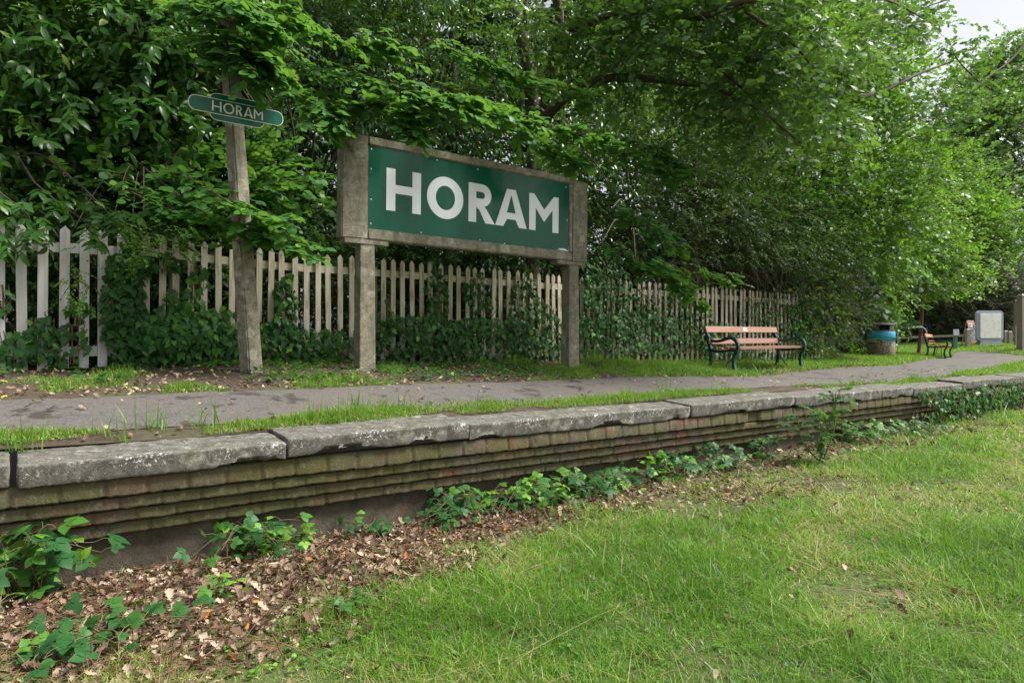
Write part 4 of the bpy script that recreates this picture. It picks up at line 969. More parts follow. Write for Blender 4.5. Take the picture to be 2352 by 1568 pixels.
    # --- undergrowth close behind the pickets
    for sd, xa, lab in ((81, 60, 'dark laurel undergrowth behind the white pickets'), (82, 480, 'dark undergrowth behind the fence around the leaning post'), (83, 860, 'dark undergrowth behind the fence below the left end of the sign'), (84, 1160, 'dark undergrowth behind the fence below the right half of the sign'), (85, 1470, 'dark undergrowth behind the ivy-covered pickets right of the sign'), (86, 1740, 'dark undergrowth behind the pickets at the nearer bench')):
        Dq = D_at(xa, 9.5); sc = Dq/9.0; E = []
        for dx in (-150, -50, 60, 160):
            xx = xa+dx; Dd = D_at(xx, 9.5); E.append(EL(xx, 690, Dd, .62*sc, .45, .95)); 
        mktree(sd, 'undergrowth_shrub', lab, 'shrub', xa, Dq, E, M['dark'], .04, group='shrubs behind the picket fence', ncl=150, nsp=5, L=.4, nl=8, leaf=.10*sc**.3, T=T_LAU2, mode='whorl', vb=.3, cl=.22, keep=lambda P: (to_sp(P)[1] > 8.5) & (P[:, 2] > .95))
    # --- oak
    ox = [([pix(1225, 330, 11.5), pix(1215, 150, 11.2), pix(1175, 20, 11.0), pix(1150, -120, 10.8)], .13, .08),
          ([pix(1240, 300, 11.5), pix(1262, 180, 11.0), pix(1285, 70, 10.6), pix(1270, -60, 10.4)], .10, .06),
          ([pix(1200, 340, 11.5), pix(1290, 230, 10.6), pix(1390, 182, 9.8), pix(1530, 186, 9.3), pix(1640, 200, 9.0)], .10, .03),
          ([pix(1285, 70, 10.6), pix(1450, 30, 9.5), pix(1600, 40, 8.8), pix(1690, 10, 8.4), pix(1850, -30, 8.2)], .08, .03),
          ([pix(1690, 10, 8.4), pix(1760, 60, 8.4), pix(1830, 110, 8.6), pix(1900, 200, 9)], .03, .01),
          ([pix(1500, 100, 9.3), pix(1600, 130, 9), pix(1700, 200, 9.0), pix(1800, 300, 9.2)], .03, .01),
          ([pix(1640, 200, 9.0), pix(1740, 250, 8.8), pix(1840, 330, 9.0)], .03, .01),
          ([pix(1850, -30, 8.2), pix(2000, -10, 9), pix(2080, 20, 10), pix(2150, 60, 11)], .03, .01),
          ([pix(1900, 200, 12), pix(2000, 220, 13), pix(2110, 170, 14), pix(2190, 140, 15)], .05, .015)]
    mktree(43, 'oak_tree', 'oak with dark forking trunk and lobed leaves spreading over the upper middle', 'tree', 1240, 11.6,
           [EL(1560, 90, 9.4, 1.3, 1.0, .75), EL(1430, 170, 9.8, .8, .7, .55), EL(1700, 190, 9.2, 1.0, .8, .7), EL(1850, 60, 9.0, 1.2, .9, .7), EL(1760, 330, 9.8, .8, .7, .55), EL(1860, 260, 10.5, .9, .8, .6), EL(1350, 40, 10, 1.2, .9, .6), EL(1640, -40, 9.2, 1.8, 1, .5)],
           M['oak'], .15, extra=ox, trunktop=pix(1205, -60, 11.2), nlimb=0, ncl=250, nsp=5, L=.42, nl=8, leaf=.115, T=T_OAK, droop=.3, vb=.5, cl=.22, shell=.6, tilt=.4, tr=.004)
    tw_ = [([pix(2520, -60, 18), pix(2400, 40, 16.5), pix(2330, 130, 16), pix(2250, 190, 15.2), pix(2170, 240, 14.6), pix(2130, 330, 14.5)], .03, .008), ([pix(2300, -60, 14.6), pix(2200, -10, 14.2), pix(2120, 20, 14), pix(2050, 60, 13.6)], .02, .006),
           ([pix(2250, 190, 15.2), pix(2210, 150, 15), pix(2180, 110, 15)], .02, .006), ([pix(2420, 250, 14), pix(2370, 290, 12.6), pix(2320, 285, 12)], .015, .005)]
    mktree(44, 'oak_tree', 'thin dark oak twigs with sparse leaves against the pale sky in the upper right', 'tree', 2460, 19,
           [EL(2110, 20, 14, .75, .5, .3), EL(2150, 70, 14, .3, .3, .3), EL(2185, 150, 15, .45, .4, .5), EL(2240, 200, 15, .7, .5, .45), EL(2160, 260, 14.5, .6, .5, .5), EL(2310, 160, 16, .6, .5, .4), EL(2340, 280, 12, .28, .3, .18), EL(2130, 350, 14.5, .4, .4, .6), EL(2050, 60, 13.5, .7, .6, .5)],
           M['oak'], .03, trunktop=pix(2600, -150, 18), nlimb=0, ncl=42, extra=tw_, nsp=5, L=.45, nl=8, leaf=.125, T=T_OAK2, droop=.35, vb=.35, cl=.2, shell=.8, tilt=.8, tr=.005)
    # --- dark yew mass right of the sign
    mktree(45, 'yew_tree', 'very dark dense tree overhanging the fence between the sign and the bench', 'tree', 1580, 13.5,
           [EL(1480, 420, 13, 1.5, 1.1, 1.3), EL(1620, 520, 13.5, 1.6, 1.2, 1.1), EL(1440, 620, 12.4, 1.2, .6, .7), EL(1600, 330, 14, 1.6, 1.2, 1.2), EL(1750, 560, 14.5, 1.4, 1.1, 1.1), EL(1680, 640, 14.2, 1.5, .7, .5)],
           M['dark'], .16, ncl=620, nsp=6, L=.45, nl=10, leaf=.075, T=T_LAU2, mode='flat', vb=.45, cl=.28, tr=.004)
    # --- bright maples and hornbeam towards the right
    mktree(46, 'maple_tree', 'bright yellow-green field maple hanging over the path behind the bench', 'tree', 1830, 16.5,
           [EL(1800, 430, 15.5, 1.7, 1.3, 1.5), EL(1930, 350, 17, 2.0, 1.5, 1.7), EL(1960, 560, 17.0, 1.6, 1.3, 1.3), EL(1850, 180, 16.5, 2.1, 1.5, 1.5), EL(2010, 470, 17.5, 1.4, 1.2, 1.2), EL(2000, 200, 18, 1.3, 1.3, 1.6)],
           M['maple'], .16, ncl=560, nsp=6, L=.5, nl=9, leaf=.095, T=T_OV3, droop=.25, vb=.38, cl=.34, tr=.005, tilt=.5)
    mktree(47, 'hornbeam_bush', 'thick green hedge-like hornbeam beside the litter bin', 'bush', 1930, 18,
           [EL(1858, 700, 16.3, 1.0, .8, .95), EL(1960, 730, 21.6, 1.1, .8, .9), EL(1850, 640, 15.6, 1.1, .8, 1.1), EL(1970, 660, 22.0, 1.25, 1.0, 1.5), EL(2025, 680, 24.0, .65, .5, .9), EL(1830, 760, 15.2, .6, .4, .5), EL(1905, 745, 15.3, .45, .35, .7)],
           M['maple'], .08, ncl=520, nsp=6, L=.4, nl=8, leaf=.085, T=T_OV3, droop=.3, vb=.25, cl=.24, tr=.004, tilt=.6, keep=lambda P: (to_sp(P)[1] > 8.0) & (P[:, 2] > .75))
    mktree(48, 'young_tree', 'slim young tree with a reddish trunk pale at its base beside the hoop barrier', 'tree', 2107, 24.5,
           [EL(2110, 590, 24.5, 1.4, 1.2, 1.4), EL(2180, 620, 24, 1.1, .9, .9), EL(2080, 480, 24.5, 1.5, 1.2, 1.2)],
           M['maple'], .07, bark='pink_bark', ncl=230, nsp=6, L=.5, nl=8, leaf=.11, T=T_FAR, droop=.2, vb=.5, cl=.34, tr=.006, tilt=.5, keep=lambda P: P[:, 2] > 2.8)
    # --- far trees at the right
    mktree(49, 'far_tree', 'grey-green tree beyond the path at the far right, leaves painted paler as haze', 'tree', 2310, 44,
           [EL(2300, 350, 42, 3.4, 2.5, 3.6), EL(2230, 480, 40, 2.5, 2.2, 2.6), EL(2350, 210, 44, 2.8, 2.2, 2.8), EL(2400, 300, 43, 3, 2.4, 5), EL(2210, 260, 45, 1.6, 1.6, 1.6), EL(2280, 200, 45, 1.6, 1.6, 1.8), EL(2190, 380, 44, 2.3, 2, 2.4)],
           M['far'], .3, ncl=560, nsp=8, L=.9, nl=9, leaf=.22, T=T_FAR, droop=.2, vb=.35, cl=.65, tr=.012, keep=None, tilt=.5)
    mktree(50, 'maple_tree', 'leafy light green tree just right of the young tree, above the chalkboard', 'tree', 2170, 36,
           [EL(2170, 560, 33, 2.4, 2, 2.0), EL(2260, 520, 34, 1.9, 1.7, 1.3), EL(2110, 430, 34, 2.2, 2, 2.5)],
           M['maple'], .2, ncl=380, nsp=7, L=.7, nl=9, leaf=.16, T=T_FAR, droop=.2, vb=.3, cl=.5, tr=.01, keep=None, tilt=.5)
    for sd, x, D, E, lab in ((51, 2212, 37, [EL(2200, 700, 36, 2.6, 2, 1.9), EL(2160, 640, 38, 2.2, 2, 2.0)], 'dusky conifer with a reddish trunk behind the chalkboard'),
                             (52, 2310, 38, [EL(2290, 640, 36, 2.6, 2, 1.4), EL(2370, 690, 35.5, 2.2, 1.8, 2.0), EL(2300, 730, 37, 2.6, 1.8, 1.5)], 'wide low conifer behind the poster cabinet'),
                             (53, 2100, 38, [EL(2080, 720, 37, 2.6, 2, 2.2), EL(2130, 760, 36, 1.8, 1.5, 1.2)], 'dark conifer behind the young tree and hoop barrier')):
        mktree(sd, 'conifer_tree', lab, 'conifer', x, D, E, M['conifer'], .3, group='conifers beyond the path', bark='pink_bark', ncl=300, nsp=7, L=.8, nl=16, leaf=.17, T=T_NEE, droop=.25, vb=.4, vs=.25, cl=.45, tr=.012, keep=None, tilt=.5)
    # --- backing trees beyond, which close the gaps
    rg = np.random.default_rng(5)
    for k, (x, D, y, rz, lab) in enumerate(((-250, 14, 250, 4.0, 'background tree glimpsed through the laurel at the far left'), (150, 15, 250, 4.2, 'background tree glimpsed above the white fence'), (520, 16, 260, 4.4, 'background tree glimpsed behind the leaning post'),
                                       (900, 16.5, 250, 4.4, 'background tree glimpsed above the left half of the sign'), (1250, 17, 250, 4.6, 'background tree glimpsed behind the oak trunk'), (1560, 18, 280, 4.8, 'background tree glimpsed between oak and yew'), (1800, 21, 290, 5.4, 'background tree glimpsed behind the bright maple'))):
        mktree(60+k, 'background_tree', lab, 'tree', x, D, [EL(x, y, D, 2.9, 1.8, rz), EL(x+90, y+330, D-.7, 2.8, 1.2, 2.0), EL(x+60, y-200, D, 3, 1.5, 2.2)], M['dark'], .2, group='trees behind the fence trees',
               ncl=150, nsp=6, L=.8, nl=9, leaf=.19, T=T_OV3, vb=.15, cl=.5, tr=.008, keep=None, shell=.75)
vegetation()

# ------------------------------------------------------------------ ivy on the fence
def ivy(seed, label, blobs, n, leaf=.075, pf=8.24, mat='ivy', vb=.4, thick=.16, zf=None):
    """blobs: (x, y, rx, ry, weight) in the picture, laid on the fence plane"""
    rg = np.random.default_rng(seed); w = np.array([b[2]*b[3]*b[4] for b in blobs], float); w /= w.sum(); xs = []; ys = []; dd = []
    for b, wi in zip(blobs, w):
        m = int(n*wi); r = np.sqrt(rg.random(m)); a = rg.uniform(0, 6.283, m); r = r*(.75+.5*vnoise(np.cos(a)*2+b[0], np.sin(a)*2, seed=seed))
        xs.append(b[0]+b[2]*r*np.cos(a)); ys.append(b[1]+b[3]*r*np.sin(a)); dd.append(np.full(m, b[5] if len(b) > 5 else thick)*(1.05-r*.7))
    x = np.concatenate(xs); y = np.concatenate(ys); dd = np.concatenate(dd); p = pf-dd*rg.random(len(x))
    D = p/(SU-CU*(x-1176)/F); P = np.stack([(x-1176)/F*D, D, CAMH-(y-784)/F*D], -1)
    g = ph(P[:, 0], P[:, 1]) if pf > 5 else th(P[:, 0], P[:, 1]); k = P[:, 2] > g-.01; P = P[k]; n = len(P)
    nor = norm(-NN[None]*.9+UP*.55+rg.normal(0, .45, (n, 3))); tip = norm(-UP*.9+UU[None]*rg.normal(0, .6, (n, 1))-NN[None]*.25+rg.normal(0, .2, (n, 3)))
    lowv = np.clip(vb+rg.normal(0, .16, n)+.35*(vnoise(P[:, 0]*2, P[:, 1]*2, P[:, 2]*2, seed=seed)-.5), 0, 1); lowv = np.where(rg.random(n) < .04, .95, lowv)
    c = Acc(); leaves(c, P, tip, nor, leaf*rg.uniform(.55, 1.25, n), T_IVY, lowv)
    t = Acc()
    for b in blobs:
        for q in range(5):
            x0 = b[0]+rg.uniform(-.5, .5)*b[2]; x1 = x0+rg.uniform(-.4, .4)*b[2]; yy = [b[1]+b[3]*.95, b[1], b[1]-b[3]*.9]
            tube(t, catmull([pixp(x0, yy[0], pf-.05), pixp((x0+x1)/2+rg.uniform(-9, 9), yy[1], pf-.03), pixp(x1, yy[2], pf-.02)], 5), .005, 5)
    b0 = pixp(blobs[0][0], 800, pf); b0[2] = float(ph(b0[0], b0[1])); root = empty('ivy', b0, 0, label, 'ivy', None)
    finish(root, t, c, M['twig'], M[mat], 'stems', 'foliage')
ivy(71, 'ivy and small shoots scrambling low across the white pickets at the far left', [(30, 800, 60, 45, .6), (95, 775, 50, 50, .6), (150, 790, 60, 50, .35), (180, 720, 25, 30, .5), (10, 690, 18, 40, .4)], 210, .075)
ivy(72, 'thick ivy column covering the fence where white pickets change to cream', [(288, 700, 48, 130, 1.1), (300, 610, 48, 50, 1.0), (335, 795, 80, 55, 1.2, .3), (262, 650, 24, 60, .6), (385, 605, 40, 28, .4)], 969, .078)
ivy(73, 'deep ivy mound at the fence foot just left of the leaning concrete post', [(420, 780, 120, 70, 1.3, .4), (500, 780, 70, 65, 1.2, .35), (420, 700, 50, 32, .7, .25), (455, 640, 26, 34, .35)], 1071, .08, vb=.55)
ivy(74, 'ivy climbing the cream pickets between the leaning post and the left sign leg', [(655, 705, 30, 75, 1.0), (630, 785, 60, 60, 1.2, .25), (700, 800, 80, 42, 1.2, .3), (780, 795, 60, 40, 1.0, .3)], 765, .07)
ivy(75, 'dark ivy bank with two climbing shoots between the sign legs', [(960, 770, 110, 55, 1.2, .4), (1100, 780, 140, 55, 1.2, .4), (1230, 770, 80, 70, 1.2, .35), (1005, 690, 30, 75, .9), (1095, 670, 34, 40, .7), (1115, 705, 30, 25, .6), (1205, 700, 40, 60, .8), (1215, 640, 16, 35, .5), (890, 730, 18, 50, .4)], 2193, .068)
ivy(76, 'dense ivy swallowing the fence just right of the sign', [(1400, 700, 75, 95, 1.1), (1440, 770, 130, 55, 1.3, .4), (1520, 740, 60, 70, .9), (1600, 760, 60, 45, .8, .3), (1580, 680, 40, 50, .5), (1370, 640, 30, 50, .9)], 2142, .068)
ivy(77, 'patchy ivy on the pickets behind the nearer bench', [(1640, 780, 50, 45, .9, .3), (1740, 720, 50, 35, .45), (1800, 720, 60, 60, .6), (1780, 800, 100, 30, .6, .3), (1860, 740, 50, 70, 1.0), (1700, 800, 70, 25, .6)], 1326, .07, vb=.5)
ivy(78, 'dark ivy spilling over the coping and down the brick wall at the right', [(2200, 940, 60, 45, 1.0, .12), (2290, 915, 80, 35, 1.0, .12), (2150, 915, 40, 20, .8, .1), (2350, 905, 60, 30, .8, .12), (2120, 965, 30, 18, .4)], 1500, .06, pf=4.55, vb=.45)

# ------------------------------------------------------------------ ground plants
def bramble(seed, x, y, label, nst=6, h=.35, spread=.35, leaf=.075, vb=.45, f=th, nl=5, cat='bramble', name='bramble', group='brambles along the foot of the wall', young=.32):
    h *= .72; spread *= 1.35; leaf *= .92
    rg = np.random.default_rng(seed); b = gpix(x, y, f); s_, p_ = to_sp(b)
    if p_ > 4.62 and f is th: b = SP(s_at(x, 4.6), 4.6, 0); b[2] = float(th(b[0], b[1]))
    root = empty(name, b, 0, label, cat, group); t = Acc(); c = Acc()
    for k in range(int(nst*1.5)):
        a = rg.uniform(0, 6.283); rr = spread*rg.uniform(.4, 1); hh = h*rg.uniform(.35, 1.05)
        e = b+np.array([math.cos(a)*rr, math.sin(a)*rr, hh*rg.uniform(.35, 1.0)]); m = b+np.array([math.cos(a)*rr*.4, math.sin(a)*rr*.4, hh])
        C = catmull([b+rg.normal(0, spread*.22, 3)*[1, 1, 0]-[0, 0, .02], m, e], 6); tube(t, C, np.linspace(.0032, .0016, len(C)), 5)
        yv = rg.random() < young
        for q in range(nl):
            i = int((.15+.85*q/(max(1, nl-1)))*(len(C)-1)); pt = C[i]; az = rg.uniform(0, 6.283); d = norm(np.array([math.cos(az), math.sin(az), rg.uniform(.1, .7)])); st = pt+d*rg.uniform(.04, .1)
            tube(t, [pt, (pt+st)/2+[0, 0, .01], st], .0018, 4)
            up = norm(UP+rg.normal(0, .35, 3)+np.array([0, -.3, 0])); la = norm(np.cross(d, up)); fd = norm(np.cross(up, la))
            z = leaf*rg.uniform(.5, 1.1); vv = np.clip((vb if not yv else .85)+rg.normal(0, .1), 0, 1)
            leaves(c, np.array([st, st, st]), np.array([fd, norm(la+fd*.25), norm(-la+fd*.25)]), np.array([up, up+la*.2, up-la*.2]), np.array([z*1.15, z, z]), T_OV, np.array([vv, vv, vv]))
    finish(root, t, c, M['redstem'], M['bramble'], 'stems', 'leaves')
for a in ((101, 60, 1330, 'big-leaved bramble at the lower left corner of the wall', 9, .5, .3, .105, .3, th, 5), (102, 20, 1270, 'bramble with yellow-green young tips at the far left edge', 5, .5, .3, .08, .75, th, 5),
          (103, 570, 1255, 'bright bramble clump sprawling against the smooth wall base', 12, .34, .34, .07, .55, th, 6), (104, 850, 1195, 'little dark bramble at the wall foot before the long clump', 5, .16, .22, .06, .35, th, 4),
          (105, 1045, 1165, 'dark bramble clump with a dry twig, first of the row in the middle', 12, .3, .3, .075, .35, th, 5), (106, 1200, 1165, 'broad bramble clump with pale young leaves in the middle of the wall', 14, .3, .36, .075, .5, th, 5),
          (107, 1330, 1130, 'leafy bramble just right of the broad middle clump', 12, .3, .34, .07, .4, th, 5), (108, 1440, 1110, 'low bramble between the middle clump and the grey-green one', 8, .25, .34, .065, .5, th, 5),
          (109, 1530, 1090, 'grey-green bramble against the red bricks', 10, .34, .3, .075, .3, th, 5), (110, 1640, 1075, 'bramble with big pale leaves left of the sapling', 8, .33, .3, .08, .35, th, 5),
          (111, 1760, 1040, 'bramble shoots standing just left of the sapling', 7, .34, .4, .075, .45, th, 5), (112, 1960, 1015, 'leafy clump immediately right of the sapling', 12, .3, .5, .07, .6, th, 6),
          (113, 2050, 1000, 'bright low clump further right of the sapling below the wall', 12, .26, .6, .07, .65, th, 6), (114, 1020, 1215, 'small bramble seedling out on the leaf litter below the middle clump', 4, .12, .16, .07, .35, th, 3),
          (115, 250, 1480, 'low bramble with round leaves in the leaf litter at lower left', 6, .16, .3, .07, .5, th, 4), (116, 60, 1540, 'small green shoots in the bottom left corner', 5, .12, .25, .065, .55, th, 4),
          (117, 800, 1400, 'little leafy sprout at the edge between leaf litter and grass', 4, .1, .14, .05, .6, th, 3), (118, 520, 1370, 'pale green oak-like seedling alone in the leaf litter', 3, .14, .08, .05, .85, th, 4),
          (120, 1120, 1175, 'trailing bramble between two clumps left of the middle of the wall', 8, .22, .45, .06, .35, th, 6), (121, 1265, 1150, 'trailing bramble filling the gap right of the broad clump', 8, .24, .45, .06, .4, th, 6), (122, 1385, 1118, 'dark bramble runners low on the bricks right of centre', 8, .2, .45, .058, .3, th, 6), (123, 1580, 1082, 'thin bramble runners between the grey-green clump and the big pale one', 6, .2, .4, .06, .4, th, 5), (124, 700, 1225, 'single dark bramble runner creeping along the smooth wall base', 4, .12, .35, .055, .3, th, 5), (119, 2130, 1000, 'dark leaves trailing where the wall ivy meets the grass', 8, .25, .4, .06, .4, th, 5)):
    bramble(*a)
# upright sapling in front of the wall
def sapling():
    rg = np.random.default_rng(130); b = gpix(1882, 1065, th); root = empty('sapling', b, 0, 'upright leafy sapling with several stems in front of the wall', 'sapling'); t = Acc(); c = Acc()
    for k in range(6):
        e = b+np.array([rg.uniform(-.2, .22), rg.uniform(-.15, .15), rg.uniform(.45, .82)]); C = catmull([b+rg.normal(0, .02, 3)*[1, 1, 0], (b+e)/2+rg.normal(0, .03, 3), e], 6); tube(t, C, np.linspace(.011, .004, len(C)), 6)
        i = rg.integers(5, len(C), 9); D = norm(rg.normal(0, 1, (9, 3))*[1, 1, .3]+[0, 0, .25]); sprays(c, t, rg, C[i], D, rg.uniform(.16, .3, 9), 7, .06, T_OV, 'flat', .25, .45, .12, .002, tilt=.35)
    finish(root, t, c, M['stem'], M['bramble'], 'stems', 'leaves')
sapling()

# ------------------------------------------------------------------ grass
def blades(acc, P, h, rg, w=.004, lean=.45, v=None, seg=3):
    n = len(P)
    if n == 0: return
    h = np.broadcast_to(h, (n,)); az = rg.uniform(0, 6.283, n); ln = np.abs(rg.normal(0, lean, n)); cu = rg.uniform(.1, .9, n)
    dr = np.stack([np.cos(az), np.sin(az), 0*az], -1); fa = az+rg.normal(0, .9, n)+1.57; wd = np.stack([np.cos(fa), np.sin(fa), 0*az], -1)*(w*rg.uniform(.6, 1.3, n))[:, None]
    rows = []
    for k in range(seg+1):
        t = k/seg; off = dr*(h*(ln*t+cu*ln*t*t))[:, None]; z = (h*(t-.35*np.minimum(ln, 1)*t*t))[:, None]*UP
        c = P+off+z; ww = (1-t**1.6)+.04; rows += [c-wd*ww, c+wd*ww]
    V = np.stack(rows, 1); m = V.shape[1]; q = np.array([[2*k, 2*k+1, 2*k+3, 2*k+2] for k in range(seg)])
    Q = (q[None]+(np.arange(n)*m)[:, None, None]).reshape(-1, 4); acc.add(V.reshape(-1, 3), Q, np.repeat(v, seg))
def poly_scatter(rg, poly, n, near=True):
    poly = np.array(poly, float); x = rg.uniform(poly[:, 0].min(), poly[:, 0].max(), n); y = rg.uniform(poly[:, 1].min(), poly[:, 1].max(), n); k = inside(poly, x, y); return x[k], y[k]
def on_track(x, y):
    D = (CAMH-.0)/((y-784)/F); P = np.stack([(x-1176)/F*D, D, 0*D], -1); P[:, 2] = th(P[:, 0], P[:, 1]); return P
def lawn():
    rg = np.random.default_rng(201); a = Acc()
    # uniform over the ground in polar-like strips, thinning with distance
    for D0, D1, dens, w, hh in ((2.2, 3.4, 10500, .0023, .06), (3.4, 5, 6800, .003, .062), (5, 8, 3600, .0043, .065), (8, 13, 1900, .0065, .07), (13, 24, 750, .012, .08)):
        X0, X1 = -.85*D1, .85*D1; n = int((X1-X0)*(D1-D0)*dens); X = rg.uniform(X0, X1, n); Y = rg.uniform(D0, D1, n); s, p = to_sp(np.stack([X, Y], -1))
        k = (p < 4.72) & (np.abs(X/Y) < .85); X, Y, p, s = X[k], Y[k], p[k], s[k]
        px = 1176+X/Y*F; py = 784+CAMH/Y*F
        # edge of the leaf litter in the picture
        ye = np.interp(px, [-100, 300, 560, 800, 1000, 1250, 1550, 1900, 2100, 2352], [1560, 1500, 1460, 1385, 1300, 1185, 1120, 1060, 990, 940])
        dn = (py-ye)/np.where(py > 1100, 130, 60)+.9*(fbm(X*2.2, Y*2.2, seed=90)-.5)*2
        keep = np.clip(dn*1.1+.12, .012, 1)*np.clip(.7+1.6*(fbm(X*1.6, Y*1.6, seed=91, o=4)-.25), .4, 1)
        tuft = fbm(X*6, Y*6, seed=92); keep = keep*np.clip(.5+1.5*(tuft-.3), .25, 1)
        k = rg.random(len(X)) < keep; X, Y, tuft = X[k], Y[k], tuft[k]; n = len(X)
        lush = fbm(X*1.1, Y*1.1, seed=93, o=3)
        pat = fbm(X*2.6, Y*2.6, seed=97, o=3); v = np.clip(.5+.9*(.5-lush)+.5*(pat-.5)+rg.normal(0, .16, n), 0, .78); straw = rg.random(n) < np.clip(.20+2.0*(.5-lush)+1.8*(pat-.5), .07, .65); v = np.where(straw, rg.uniform(.86, 1, n), v)
        h = hh*rg.uniform(.4, 1.6, n)*np.clip(.1+1.8*lush+1.2*(pat-.5), .35, 1.8)*np.where(straw, .8, 1)*(1+np.where(rg.random(n) < .02, 1.2, 0))
        P = np.stack([X, Y, th(X, Y)-.004], -1); blades(a, P, h, rg, w, np.where(straw, 1.4, .85), v, 3)
    tag(a.obj('lawn_grass', M['grass']), 'patchy green lawn grass mixed with dry straw covering the old trackbed', 'grass', kind='stuff')
lawn()
def tufts(seed, name, label, gen, n, dens_h, w, f, straw=.2, lean=.5, vb=.5):
    rg = np.random.default_rng(seed); X, Y, hf = gen(rg, n); k = len(X); st = rg.random(k) < straw
    v = np.where(st, rg.uniform(.82, 1, k), np.clip(vb+rg.normal(0, .15, k), 0, .78)); P = np.stack([X, Y, f(X, Y)-.006+(.02 if name == 'edge_grass' else 0)], -1); a = Acc()
    blades(a, P, dens_h*hf*rg.uniform(.5, 1.3, k)*np.where(st, .7, 1), rg, w, lean, v, 3); tag(a.obj(name, M['grass']), label, 'grass', kind='stuff')
def edge_gen(rg, n):           # strip between coping and path
    s = rg.uniform(-4, 20, n)**1.0; 
    p = 4.98+rg.random(n)*.36; X = s*SU-p*CU; Y = s*CU+p*SU
    d = fbm(s*1.3, p*2, seed=301, o=4)*(1-.3*np.abs(p-5.15)/.2); k = (d > .37) & (~inside(PATHPOLY, X, Y-.02) | (rg.random(n) < .22)); 
    return X[k], Y[k], (.25+3.1*(d[k]-.37))*(1+1.2*(vnoise(s[k]*2.3, p[k]*3, seed=7) > .8))
tufts(302, 'edge_grass', 'tufty strip of grass growing between the coping and the path', edge_gen, 110000, .066, .0034, ph, .38, .5, .5)
def verge_gen(rg, n):
    s = rg.uniform(-3, 13, n); p = 6.1+rg.random(n)**1.1*2.1; X = s*SU-p*CU; Y = s*CU+p*SU; d = fbm(X*2.2, Y*2.2, seed=305, o=4)
    dr = d+np.clip((s-5.5)/10, -.10, .22)-.08*np.clip((p-7.2), 0, 1); k = (dr > .46) & ~inside(PATHPOLY, X, Y) & (Y > 1)
    k &= ~((np.abs(X-5.0) < 1.4) & (np.abs(Y-12.4) < 1.1) & (rg.random(n) < .7))
    return X[k], Y[k], np.clip(.4+2.6*(dr[k]-.5), .25, 1.6)*(1+.8*(fbm(X[k]*5, Y[k]*5, seed=311) > .6))
tufts(306, 'verge_grass', 'ragged grass on the soil verge between path and picket fence', verge_gen, 130000, .085, .0034, ph, .2, .5, .45)
def far_gen(rg, n):
    X = rg.uniform(3, 30, n); Y = rg.uniform(11, 33, n); s, p = to_sp(np.stack([X, Y], -1)); k = (p > 5.15) & (s > 11.5) & ~inside(PATHPOLY, X, Y) & (p < 22) & (fbm(X*1.5, Y*1.5, seed=8) > .3) & (np.abs(X/Y) < .85)
    return X[k], Y[k], 1+0*X[k]
tufts(307, 'meadow_grass', 'bright grass around the bin, the further bench and beyond the path bend', far_gen, 420000, .1, .009, ph, .12, .55, .58)
def tallgrass():
    rg = np.random.default_rng(310); a = Acc(); P = []
    for x, y, n in ((880, 945, 14), (750, 975, 40), (830, 940, 26), (1125, 945, 30), (270, 1010, 20), (350, 985, 30), (700, 975, 22), (1965, 890, 60), (1655, 905, 40), (40, 1030, 30), (480, 985, 24), (1530, 905, 30), (930, 945, 18)):
        b = gpix(x, y); P += [b+rg.normal(0, .045, 3)*[1.4, 1, 0] for _ in range(n)]
    P = np.array(P); P[:, 2] = ph(P[:, 0], P[:, 1])-.01
    blades(a, P, .17*rg.uniform(.5, 1.5, len(P)), rg, .0038, .3, np.clip(rg.normal(.35, .15, len(P)), 0, .78), 4); tag(a.obj('tall_grass', M['grass']), 'taller grass clumps standing up along the coping edge', 'grass', kind='stuff')
tallgrass()
def weeds():
    rg = np.random.default_rng(320); a = Acc(); n = 900
    x, y = poly_scatter(rg, [(300, 1560), (900, 1370), (1300, 1190), (1900, 1100), (2352, 960), (2352, 1568)], 2400); P = on_track(x, y); m = len(P)
    for q in range(3):
        az = rg.uniform(0, 6.283, m); tip = np.stack([np.cos(az), np.sin(az), np.full(m, .25)], -1); leaves(a, P+[0, 0, .02], tip, norm(UP+rg.normal(0, .25, (m, 3))), rg.uniform(.010, .026, m), T_OV3, np.clip(rg.normal(.72, .2, m), 0, 1))
    s = rg.uniform(-2, 14, 3500); p = 6.3+rg.random(3500)*1.9; X = s*SU-p*CU; Y = s*CU+p*SU; k = (fbm(X*1.7, Y*1.7, seed=66) > .5) & ~inside(PATHPOLY, X, Y); X, Y = X[k], Y[k]; m = len(X); P = np.stack([X, Y, ph(X, Y)+.02], -1)
    for q in range(3):
        az = rg.uniform(0, 6.283, m); tip = np.stack([np.cos(az), np.sin(az), np.full(m, .4)], -1); leaves(a, P+rg.random((m, 1))*[0, 0, .05], tip, norm(UP+rg.normal(0, .3, (m, 3))), rg.uniform(.03, .06, m), T_OV3, np.clip(rg.normal(.5, .2, m), 0, 1))
    tag(a.obj('ground_weeds', M['bramble']), 'small broad-leaved weeds scattered through grass and verge', 'weeds', kind='stuff')
weeds()

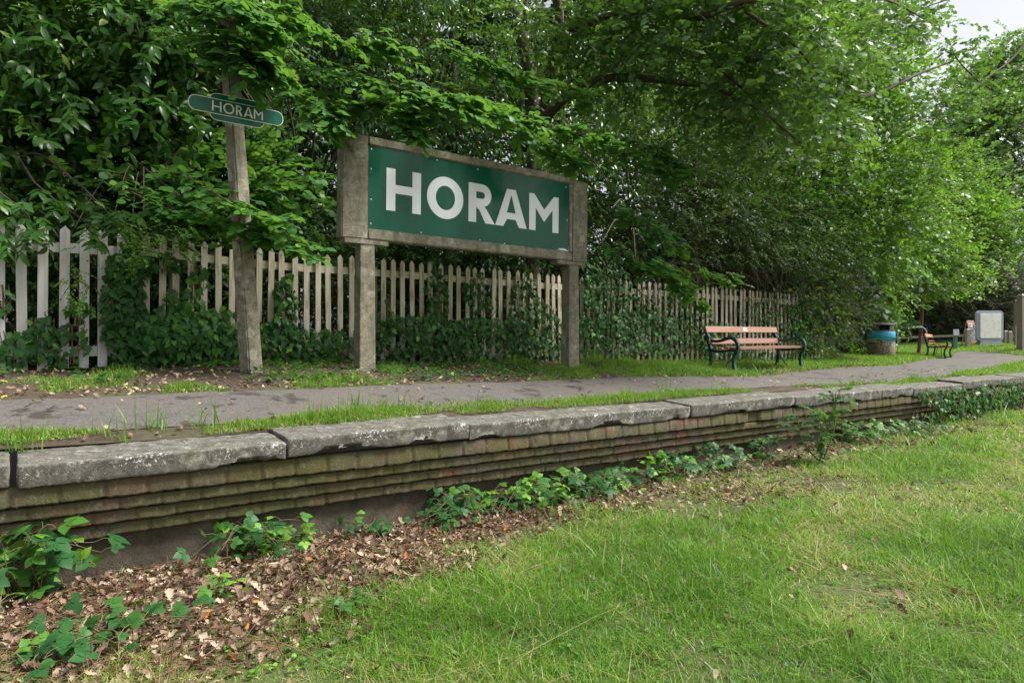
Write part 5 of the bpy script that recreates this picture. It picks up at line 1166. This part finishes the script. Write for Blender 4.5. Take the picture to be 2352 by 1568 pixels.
# ------------------------------------------------------------------ fallen leaves and twigs
def litter_add(a, rg, P, size, T, v, tilt=.45):
    n = len(P); az = rg.uniform(0, 6.283, n); tip = np.stack([np.cos(az), np.sin(az), rg.normal(0, .18, n)], -1); nor = norm(UP+rg.normal(0, tilt, (n, 3))); nor = np.where(rg.random((n, 1)) < .5, nor, -nor)
    leaves(a, P, tip, nor, size, T, v)
def litter():
    rg = np.random.default_rng(401); a = Acc()
    for D0, D1, dens, T, sz in ((2.2, 4.0, 2100, T_LIT, .052), (4.0, 6.5, 1900, T_LIT2, .052), (6.5, 14, 620, T_LIT2, .06)):
        n = int(1.7*D1*(D1-D0)*dens); X = rg.uniform(-.85*D1, .85*D1, n); Y = rg.uniform(D0, D1, n); s, p = to_sp(np.stack([X, Y], -1)); k = (p < 4.76) & (np.abs(X/Y) < .82); X, Y, p = X[k], Y[k], p[k]
        px = 1176+X/Y*F; py = 784+CAMH/Y*F; ye = np.interp(px, [-100, 300, 560, 800, 1000, 1250, 1550, 1900, 2100, 2352], [1660, 1580, 1500, 1420, 1320, 1190, 1125, 1085, 1000, 945])
        d = (ye-py)/110+.5*(fbm(X*2, Y*2, seed=95)-.5)*2+.6; k = rg.random(len(X)) < np.clip(d, .03, 1)*np.where(px > 1300, .7, 1); X, Y = X[k], Y[k]; m = len(X)
        z = th(X, Y)+rg.random(m)*.028; v = np.clip(rg.beta(.9, 1.1, m)*.95+.5*(fbm(X*1.8, Y*1.8, seed=96)-.5), 0, .93); v = np.where(rg.random(m) < .012, rg.uniform(.95, 1, m), v)
        litter_add(a, rg, np.stack([X, Y, z], -1), sz*np.clip(rg.lognormal(-.42, .42, m), .25, 1.5), T, v, .45)
    tag(a.obj('leaf_litter', M['litter']), 'pinkish brown oak leaf litter banked against the wall foot', 'fallen leaves', kind='stuff')
    a = Acc(); rg = np.random.default_rng(402); n = 15000; s = rg.uniform(-4, 16, n); p = 5.0+rg.random(n)*3.3; X = s*SU-p*CU; Y = s*CU+p*SU; on = inside(PATHPOLY, X, Y)
    fy = np.interp(s, *[q for q in zip(*sorted(zip(*[z.tolist() for z in to_sp(FARP)])))]); edge = np.exp(-((p-fy-.08)/.16)**2)
    k = rg.random(n) < np.where(on, .07, np.where(p < 5.4, .12, .55+.45*edge)); X, Y, on = X[k], Y[k], on[k]; m = len(X)
    litter_add(a, rg, np.stack([X, Y, ph(X, Y)+.012+np.where(on, .014, rg.random(m)*.012)], -1), .05*rg.uniform(.3, 1.3, m), T_LIT2, np.clip(rg.beta(1.5, 1.5, m), 0, 1), .35)
    tag(a.obj('path_litter', M['drylitter']), 'dry fallen leaves along the path edges and verge', 'fallen leaves', kind='stuff')
    a = Acc(); rg = np.random.default_rng(403)
    x, y = poly_scatter(rg, [(-20, 1580), (-20, 1300), (500, 1250), (900, 1190), (1500, 1110), (1700, 1100), (1100, 1300), (700, 1500), (400, 1580)], 700); P = on_track(x, y)
    for q in P:
        L = rg.uniform(.08, .55)*(.7 if rg.random() < .5 else 1); az = rg.uniform(-.8, .9)+(0 if rg.random() < .7 else 1.57); d = np.array([math.cos(az), math.sin(az), rg.normal(0, .07)])
        tube(a, catmull([q+[0, 0, .025]-d*L/2, q+rg.normal(0, .02, 3)+[0, 0, .035], q+d*L/2+[0, 0, .03]], 4), rg.uniform(.001, .003), 4)
    for q in P[:60]:
        tube(a, [q, q+[rg.normal(0, .02), rg.normal(0, .02), rg.uniform(.05, .16)]], .0028, 4)
    tag(a.obj('fallen_twigs', M['twig']), 'dead bramble canes and twigs lying over the leaf litter', 'twigs', kind='stuff')
litter()
